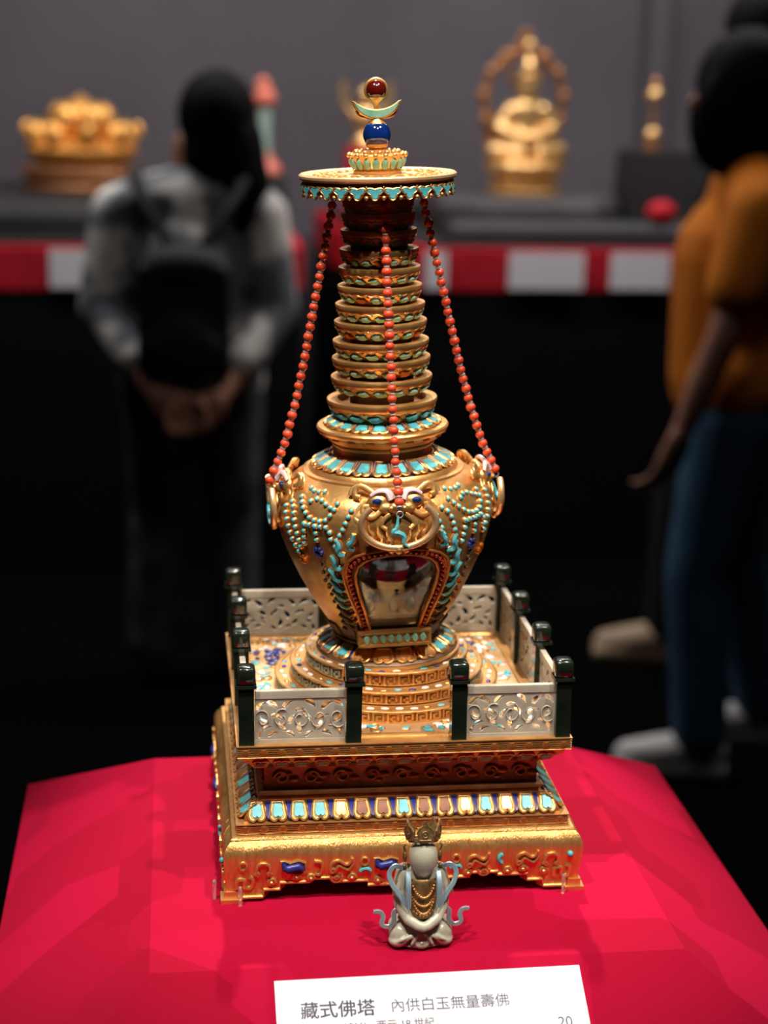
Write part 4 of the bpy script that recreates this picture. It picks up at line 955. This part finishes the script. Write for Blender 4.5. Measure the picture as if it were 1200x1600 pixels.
mount('display_block', 'small red cushion block near the case corner', rect(0.44, 0.57, 4.48, 4.62), DK, 1.225, 'rail_red', 'block')
mount('display_riser', 'narrow dark riser under the coral-topped column', rect(0.10, 0.235, 4.3, 4.6), DK, 1.145, 'mount_dark')
cushion = MB(); cushion.sphere((1.36, 4.05, 1.075), 0.04, 16, 10, (1.2, 0.8, 0.85)); tag(cushion.build('red_cushion', 'rail_red', None, scale=1), 'small round red cushion before the dark grey block', 'cushion')
# white captions on the rails
for (x0, x1, y, lb) in [(-0.466, -0.330, 3.862, 'white caption on the red rail beside the backpack wearer'), (0.612, 0.675, 3.889, 'small white caption at the corner of the red rail'), (0.862, 1.088, 3.898, 'white caption on the red rail below the golden Buddha'), (1.172, 1.352, 3.906, 'white caption on the red rail beside the orange-shirted visitor')]:
    cc = MB(); cc.box(((x0+x1)/2, y-0.008, 0.912), (x1-x0, 0.006, 0.108)); tag(cc.build('rail_caption', 'card_white', None, scale=1, smooth=0), lb, 'caption', 'captions on the wall-case rails')

# golden lotus offering
g = thing('golden_offering', 'golden lotus-shaped offering with curling leaves on a tiered base', 'ornament', (-0.40, 4.45, 1.0855))
MB().lathe([(0, 0), (0.185, 0), (0.19, 0.02), (0.175, 0.035), (0.18, 0.05), (0.195, 0.06), (0.19, 0.075), (0.15, 0.08), (0, 0.08)], 32).build('tiered_base', 'gold_brown', g, scale=1)
bw = MB(); bw.lathe([(0, 0.08), (0.12, 0.082), (0.165, 0.10), (0.175, 0.13), (0.15, 0.15), (0.08, 0.16), (0, 0.165)], 32); bw.build('bowl', 'gold_orange_far', g, scale=1)
for k in range(9):
    a_ = 2*pi*k/9; q = MB(); q.sphere((0.14*cos(a_), 0.14*sin(a_), 0.165), 0.04, 12, 8, (0.8, 0.8, 1.2)); q.tube(smoothpath([(0.15*cos(a_), 0.15*sin(a_), 0.15), (0.18*cos(a_), 0.18*sin(a_), 0.185), (0.165*cos(a_), 0.165*sin(a_), 0.205)]), 0.014, 7); q.build('leaf_curl', 'gold_orange_far', g, scale=1)
for k in range(5):
    a_ = 2*pi*k/5+0.3; MB().sphere((0.07*cos(a_), 0.07*sin(a_), 0.215), 0.05, 12, 8, (0.8, 0.8, 1.1)).build('inner_leaf', 'gold_orange_far', g, scale=1)
MB().lathe([(0, 0.16), (0.06, 0.17), (0.068, 0.235), (0.048, 0.265), (0.025, 0.28), (0, 0.298)], 24).build('bud', 'gold_orange_far', g, scale=1)
# coral topped column
g = thing('coral_column', 'pale green column with a coral pink top and foot in the wall case', 'ornament', (0.172, 4.45, 1.1455))
MB().lathe([(0, 0), (0.052, 0), (0.055, 0.012), (0.045, 0.03), (0.025, 0.05), (0.022, 0.065), (0, 0.065)], 24).build('foot', 'coral_far', g, scale=1)
MB().lathe([(0, 0.065), (0.021, 0.065), (0.018, 0.12), (0.020, 0.20), (0, 0.20)], 24).build('stem', 'celadon_far', g, scale=1)
cb_ = MB(); cb_.sphere((0, 0, 0.235), 0.036, 16, 10, (1, 1, 0.95)); cb_.sphere((-0.006, 0, 0.275), 0.024, 14, 8); cb_.build('coral_top', 'coral_far', g, scale=1)
# small gilt figure behind the finial
g = thing('gilt_figure', 'small dull gilt figure on the red cushion block', 'figure', (0.505, 4.55, 1.2255))
MB().lathe([(0, 0), (0.045, 0), (0.05, 0.015), (0.035, 0.03), (0.03, 0.05), (0.045, 0.08), (0.04, 0.12), (0.02, 0.14), (0, 0.145)], 20).build('body', 'gold_far', g, scale=1)
MB().sphere((0, 0, 0.17), 0.028, 14, 10).build('head', 'gold_far', g, scale=1)
for sg in (-1, 1): MB().tube(smoothpath([(sg*0.035, 0, 0.10), (sg*0.07, 0, 0.14), (sg*0.075, 0, 0.21)]), 0.012, 8).build('raised_arm', 'gold_far', g, scale=1)
# golden Buddha
g = thing('golden_buddha', 'golden Buddha seated on a tall lotus throne before an openwork halo', 'statue', (0.988, 4.33, 1.1005))
MB().lathe([(0, 0), (0.115, 0), (0.12, 0.02), (0.105, 0.035), (0.11, 0.06), (0.118, 0.07), (0.10, 0.08), (0, 0.08)], 32).build('throne_foot', 'gold_far', g, Matrix.Diagonal((1, 1, 0.67, 1)), scale=1)
tw = MB(); tw.lathe([(0, 0.08), (0.09, 0.08), (0.085, 0.10), (0.105, 0.12), (0.125, 0.145), (0.12, 0.16), (0.09, 0.165), (0, 0.165)], 32); two = tw.build('lotus_throne', 'gold_far', g, Matrix.Diagonal((1, 1, 0.67, 1)), scale=1)
for k in range(12):
    a_ = 2*pi*k/12; MB().sphere((0.105*cos(a_), 0.105*sin(a_), 0.13), 0.03, 10, 8, (0.8, 0.8, 1.1)).build('throne_petal', 'gold_far', two, scale=1)
bb_ = MB()
for sg in (-1, 1):
    chain(bb_, [(sg*0.035, 0.0, 0.19, 0.035), (sg*0.10, -0.02, 0.19, 0.033), (sg*0.03, -0.07, 0.185, 0.026)]); chain(bb_, [(sg*0.05, 0, 0.315, 0.026), (sg*0.088, -0.005, 0.26, 0.022), (sg*0.03, -0.065, 0.235, 0.017), (0, -0.07, 0.235, 0.016)])
chain(bb_, [(0, 0.01, 0.19, 0.065), (0, 0.01, 0.27, 0.05), (0, 0.01, 0.315, 0.05), (0, 0.0, 0.345, 0.022), (0, -0.005, 0.375, 0.036), (0, -0.005, 0.395, 0.034)])
remesh(bb_, 'buddha_body', 'gold_far', 0.006, g, Matrix.Translation((0, 0, -0.055)), smooth=4)
MB().lathe([(0, 0.478), (0.012, 0.472), (0.02, 0.455), (0.018, 0.44), (0.008, 0.428), (0.012, 0.415), (0.022, 0.40), (0.020, 0.385), (0.024, 0.372), (0.040, 0.362), (0.037, 0.345), (0, 0.343)][::-1], 20).build('topknot', 'gold_far', g, scale=1)
hal = MB(); hal.tube([(0.125*cos(t), 0.06, 0.29+0.15*sin(t)) for t in [-0.6+(pi+1.2)*k/30 for k in range(31)]], 0.014, 8); hal.tube([(0.055*cos(t), 0.05, 0.385+0.06*sin(t)) for t in [2*pi*k/24 for k in range(24)]], 0.009, 6, True)
hal.tube(smoothpath([(-0.05, 0.06, 0.42), (-0.02, 0.06, 0.465), (0, 0.06, 0.50), (0.02, 0.06, 0.465), (0.05, 0.06, 0.42)]), 0.012, 7)
for k in range(9):
    t = -0.4+(pi+0.8)*k/8; hal.sphere((0.13*cos(t), 0.06, 0.29+0.155*sin(t)), 0.02, 8, 6)
hal.box((0, 0.07, 0.20), (0.24, 0.02, 0.09)); hal.build('halo', 'gold_brown', g, scale=1)
# thin gilt sceptre and a small gilt jar
g = thing('gilt_sceptre', 'thin gilt sceptre with two bright knobs standing on the dark grey block', 'ornament', (1.372, 4.24, 1.2505))
MB().lathe([(0, 0), (0.03, 0), (0.03, 0.012), (0.01, 0.02), (0.007, 0.2), (0, 0.2)], 16).build('shaft', 'gold_brown', g, scale=1)
MB().sphere((0, 0, 0.045), 0.026, 14, 10).build('knob', 'gold_far', g, scale=1); MB().sphere((0, 0, 0.165), 0.026, 14, 10).build('knob', 'gold_far', g, scale=1)
MB().lathe([(0.012, 0.185), (0.016, 0.20), (0.006, 0.215), (0, 0.225)], 12).build('tip', 'gold_brown', g, scale=1)
g = thing('gilt_jar', 'small squat gilt jar beside the dark grey block', 'jar', (1.62, 4.20, 1.0405))
MB().lathe([(0, 0), (0.04, 0), (0.03, 0.03), (0.035, 0.10), (0.05, 0.13), (0.045, 0.165), (0.02, 0.18), (0, 0.18)], 20).build('jar_body', 'gold_brown', g, scale=1); MB().lathe([(0.03, 0.178), (0.025, 0.19), (0.008, 0.205), (0, 0.21)], 16).build('lid', 'gold_brown', g, scale=1)

# ------------------------------------------------------------------ visitors
def hand(mb, wrist, d, palm_n, side, L=0.16):
    """palm and five bent fingers; d points along the hand"""
    d = Vector(d).normalized(); n = Vector(palm_n).normalized(); s_ = d.cross(n).normalized()*side; w_ = Vector(wrist)
    for k in range(4):
        o_ = (k-1.5)*0.019; b_ = w_+d*(L*0.5)+s_*o_; chain(mb, [(*(w_+s_*o_*0.6), 0.017), (*b_, 0.0125)], 8)
        fl_ = L*(0.42, 0.50, 0.47, 0.36)[k]; chain(mb, [(*b_, 0.0095), (*(b_+d*fl_*0.45+n*0.006), 0.0088), (*(b_+d*fl_*0.8+n*0.026), 0.008), (*(b_+d*fl_*0.9+n*0.045), 0.007)], 8)
    t0 = w_+d*L*0.15-s_*0.03; chain(mb, [(*t0, 0.015), (*(t0+d*0.035-s_*0.018+n*0.01), 0.0115), (*(t0+d*0.07-s_*0.018+n*0.02), 0.009)], 8)
def person(label, loc, rot, H, spec):
    p = thing('person', label, 'person', loc); p.rotation_euler = (0, 0, rot); k = H/1.7; sc = lambda pts: [tuple(c_*k for c_ in q) for q in pts]
    b = MB()       # local: faces +y, x = its right
    hip, sh = 0.92, 1.40
    chain(b, sc([(0, 0, 0.95, 0.135), (0, 0, 1.08, 0.12), (0, 0, 1.24, 0.135), (0, -0.01, 1.36, 0.10), (0, 0.0, 1.47, 0.055), (0, 0.01, 1.54, 0.055)]))
    chain(b, sc([(-0.15, -0.01, 1.385, 0.06), (0, -0.01, 1.40, 0.08), (0.15, -0.01, 1.385, 0.06)])); chain(b, sc([(-0.08, 0, 0.92, 0.11), (0.08, 0, 0.92, 0.11)]))
    hx = spec.get('head', (0, 0.02, 0))
    b.sphere((hx[0]*k, hx[1]*k, (1.60+hx[2])*k), 0.098*k, 24, 18, (0.82, 0.98, 1.16)); b.sphere((hx[0]*k, (hx[1]+0.045)*k, (1.545+hx[2])*k), 0.06*k, 16, 12, (0.85, 0.8, 0.95))
    chain(b, sc([(hx[0], hx[1]+0.085, 1.62, 0.012), (hx[0], hx[1]+0.112, 1.585, 0.015)]), 8)
    for sg in (-1, 1): b.sphere(((hx[0]+sg*0.083)*k, hx[1]*k, 1.59*k), 0.03*k, 10, 8, (0.4, 0.8, 1.1))
    for sg, key in ((-1, 'l'), (1, 'r')):
        arm = spec['arm_'+key]; (sx_, sy_, sz_), (ex, ey_, ez), (wx, wy, wz) = arm
        chain(b, sc([(sx_, sy_, sz_, 0.052), (ex, ey_, ez, 0.038), ((ex+wx)/2, (ey_+wy)/2, (ez+wz)/2, 0.036), (wx, wy, wz, 0.024)]))
        dd = Vector((wx-ex, wy-ey_, wz-ez)); hd = spec.get('hand_'+key); dd = Vector(hd) if hd else dd
        hand(b, Vector((wx, wy, wz))*k, dd, spec.get('palm_'+key, (-sg, 0.2, 0)), sg, 0.15*k)
        lg = spec['leg_'+key]; (kx, ky, kz), (ax, ay, az) = lg
        chain(b, sc([(sg*0.085, 0, 0.90, 0.095), ((sg*0.085+kx)/2, ky/2, 0.70, 0.08), (kx, ky, kz, 0.058), (kx*0.4+ax*0.6, ky*0.5+ay*0.5-0.015, kz*0.6+az*0.4, 0.055), (ax, ay, az, 0.038), (ax, ay+0.13, az-0.055, 0.028)]))
    remesh(b, 'body', 'skin', 0.007, p, smooth=4)
    s_ = MB(); tk = 0.022
    chain(s_, sc([(0, 0, spec.get('hem', 0.88), 0.155), (0, 0, 1.05, 0.135+tk), (0, 0, 1.24, 0.14+tk), (0, -0.01, 1.36, 0.11)])); chain(s_, sc([(-0.16, -0.01, 1.38, 0.078), (0, -0.01, 1.40, 0.10), (0.16, -0.01, 1.38, 0.078)])); chain(s_, sc([(-0.09, 0, spec.get('hem', 0.88), 0.12), (0.09, 0, spec.get('hem', 0.88), 0.12)])); chain(s_, sc([(-0.12, 0, 1.2, 0.09), (0.12, 0, 1.2, 0.09)]))
    for sg, key in ((-1, 'l'), (1, 'r')):
        (sx_, sy_, sz_), (ex, ey_, ez), (wx, wy, wz) = spec['arm_'+key]; t = spec.get('sleeve', 0.5)
        if t <= 1: chain(s_, sc([(sx_, sy_, sz_, 0.078), (sx_+(ex-sx_)*t, sy_+(ey_-sy_)*t, sz_+(ez-sz_)*t, 0.072)]))
        else: chain(s_, sc([(sx_, sy_, sz_, 0.08), (ex, ey_, ez, 0.066), (ex+(wx-ex)*(t-1), ey_+(wy-ey_)*(t-1), ez+(wz-ez)*(t-1), 0.055)]))
    remesh(s_, 'shirt', spec['shirt'], 0.010, p, smooth=6)
    tr_ = MB()
    chain(tr_, sc([(-0.075, 0, 0.93, 0.125), (0.075, 0, 0.93, 0.125)])); chain(tr_, sc([(0, 0, 0.88, 0.13), (0, 0, 1.0, 0.135)]))
    for sg, key in ((-1, 'l'), (1, 'r')):
        (kx, ky, kz), (ax, ay, az) = spec['leg_'+key]; chain(tr_, sc([(sg*0.088, 0, 0.88, 0.118), ((sg*0.088+kx)/2, ky/2, 0.69, 0.098), (kx, ky, kz, 0.08), (ax, ay, az+0.02, 0.068)]))
    remesh(tr_, 'trousers', spec['trousers'], 0.010, p, smooth=6)
    for sg, key in ((-1, 'l'), (1, 'r')):
        (ax, ay, az) = spec['leg_'+key][1]; f = MB(); z0 = az-0.085
        chain(f, sc([(ax, ay-0.03, z0+0.055, 0.046), (ax, ay+0.03, z0+0.06, 0.045), (ax, ay+0.11, z0+0.045, 0.042), (ax, ay+0.17, z0+0.038, 0.034)])); chain(f, sc([(ax, ay-0.01, z0+0.06, 0.045), (ax, ay-0.01, z0+0.10, 0.046)]))
        f.box((ax*k, (ay+0.065)*k, (z0+0.014)*k), (0.085*k, 0.275*k, 0.028*k))
        remesh(f, 'shoe', spec['shoe'], 0.008, p, smooth=5)
    h = MB(); spec['hair'](h, k, hx); remesh(h, 'hair', 'hair', 0.010, p, smooth=4)
    return p, k
def hair_long(h, k, hx):
    h.sphere((hx[0]*k, (hx[1]-0.015)*k, 1.625*k), 0.118*k, 20, 14, (0.95, 1.0, 1.08)); h.sphere((hx[0]*k, (hx[1]-0.05)*k, 1.52*k), 0.105*k, 18, 12, (0.95, 0.7, 1.3)); chain(h, [((hx[0]+0.05)*k, (hx[1]-0.04)*k, 1.56*k, 0.08*k), ((hx[0]+0.075)*k, (hx[1]-0.06)*k, 1.44*k, 0.075*k), ((hx[0]+0.08)*k, (hx[1]-0.08)*k, 1.36*k, 0.05*k)])
def hair_bob(h, k, hx):
    h.sphere((hx[0]*k, (hx[1]-0.012)*k, 1.63*k), 0.12*k, 20, 14, (0.95, 1.02, 1.05)); h.sphere((hx[0]*k, (hx[1]-0.055)*k, 1.51*k), 0.10*k, 18, 12, (1.0, 0.75, 1.5))
    for sg in (-1, 1): h.sphere((hx[0]*k+sg*0.072*k, (hx[1]+0.035)*k, 1.55*k), 0.055*k, 12, 10, (0.7, 1.5, 2.3))
def hair_short(h, k, hx): h.sphere((hx[0]*k, (hx[1]-0.012)*k, 1.635*k), 0.112*k, 20, 14, (0.93, 1.02, 1.02))

# visitor with backpack, seen from behind, hands clasped behind the back
P1, k1 = person('person in a grey mottled shirt with a black backpack, hands clasped behind the back', (-0.075, 3.02, 0), radians(-4), 1.43, dict(
    shirt='camo_shirt', trousers='trousers_grey', shoe='shoe_black', hair=hair_long, sleeve=1.55, hem=0.90, head=(0.07, 0.03, 0),
    arm_l=((-0.20, -0.01, 1.36), (-0.25, -0.05, 1.10), (-0.08, -0.24, 0.88)), arm_r=((0.19, -0.01, 1.36), (0.235, -0.05, 1.10), (0.08, -0.24, 0.87)), hand_l=(1, -0.1, -0.3), hand_r=(-1, -0.1, -0.3), palm_l=(0, -1, 0), palm_r=(0, -1, 0),
    leg_l=((-0.11, 0.03, 0.50), (-0.13, -0.02, 0.085)), leg_r=((0.11, 0.03, 0.50), (0.12, 0.0, 0.085))))
bp = MB(); bp.box((-0.01*k1, -0.20*k1, 1.09*k1), (0.25*k1, 0.09*k1, 0.30*k1)); bp.sphere((-0.01*k1, -0.2*k1, 1.23*k1), 0.125*k1, 18, 12, (1, 0.5, 0.55)); bp.sphere((-0.01*k1, -0.245*k1, 1.02*k1), 0.10*k1, 16, 10, (1.05, 0.4, 0.9))
bag = thing('backpack', 'black backpack with crossed straps worn over the grey mottled shirt', 'backpack', P1.location); bag.rotation_euler = P1.rotation_euler
remesh(bp, 'bag_body', 'backpack_black', 0.010, bag, smooth=8)
for (x0, x1) in ((-0.155, -0.03), (0.155, 0.02)):
    st = MB(); st.tube(smoothpath([(x0*k1, 0.05*k1, 1.47*k1), (x0*0.97*k1, -0.07*k1, 1.475*k1), (x0*0.75*k1, -0.15*k1, 1.40*k1), (x1*k1, -0.185*k1, 1.265*k1)]), 0.017*k1, 8, flat=0.6); st.build('strap', 'backpack_black', bag, scale=1)
# visitor in the orange shirt, turned to the left
P2, k2 = person('person in an orange T-shirt, blue jeans and white shoes, one arm hanging forward', (1.06, 2.44, 0), radians(78), 1.53, dict(
    shirt='shirt_orange', trousers='jeans_blue', shoe='shoe_white', hair=hair_bob, sleeve=0.62, hem=0.96, head=(0, 0.03, 0),
    arm_l=((-0.20, 0.0, 1.36), (-0.24, 0.06, 1.10), (-0.23, 0.14, 0.86)), arm_r=((0.20, -0.01, 1.36), (0.26, -0.03, 1.10), (0.25, 0.03, 0.86)), palm_l=(0.5, 0.6, 0), palm_r=(-1, 0.3, 0),
    leg_l=((-0.10, 0.06, 0.50), (-0.11, 0.03, 0.085)), leg_r=((0.10, -0.05, 0.50), (0.12, -0.15, 0.085))))
# darkly dressed visitor behind
P3, k3 = person('person in black clothes and beige shoes behind the orange-shirted visitor', (1.33, 3.12, 0), radians(80), 1.66, dict(
    shirt='black_cloth', trousers='black_cloth', shoe='shoe_beige', hair=hair_short, sleeve=1.8, hem=0.86, head=(0, 0.02, 0),
    arm_l=((-0.20, 0.0, 1.36), (-0.26, 0.0, 1.10), (-0.24, 0.06, 0.86)), arm_r=((0.20, 0, 1.36), (0.26, -0.02, 1.10), (0.25, 0.03, 0.86)),
    leg_l=((-0.09, 0.15, 0.50), (-0.09, 0.16, 0.085)), leg_r=((0.09, 0.0, 0.50), (0.10, -0.10, 0.085))))
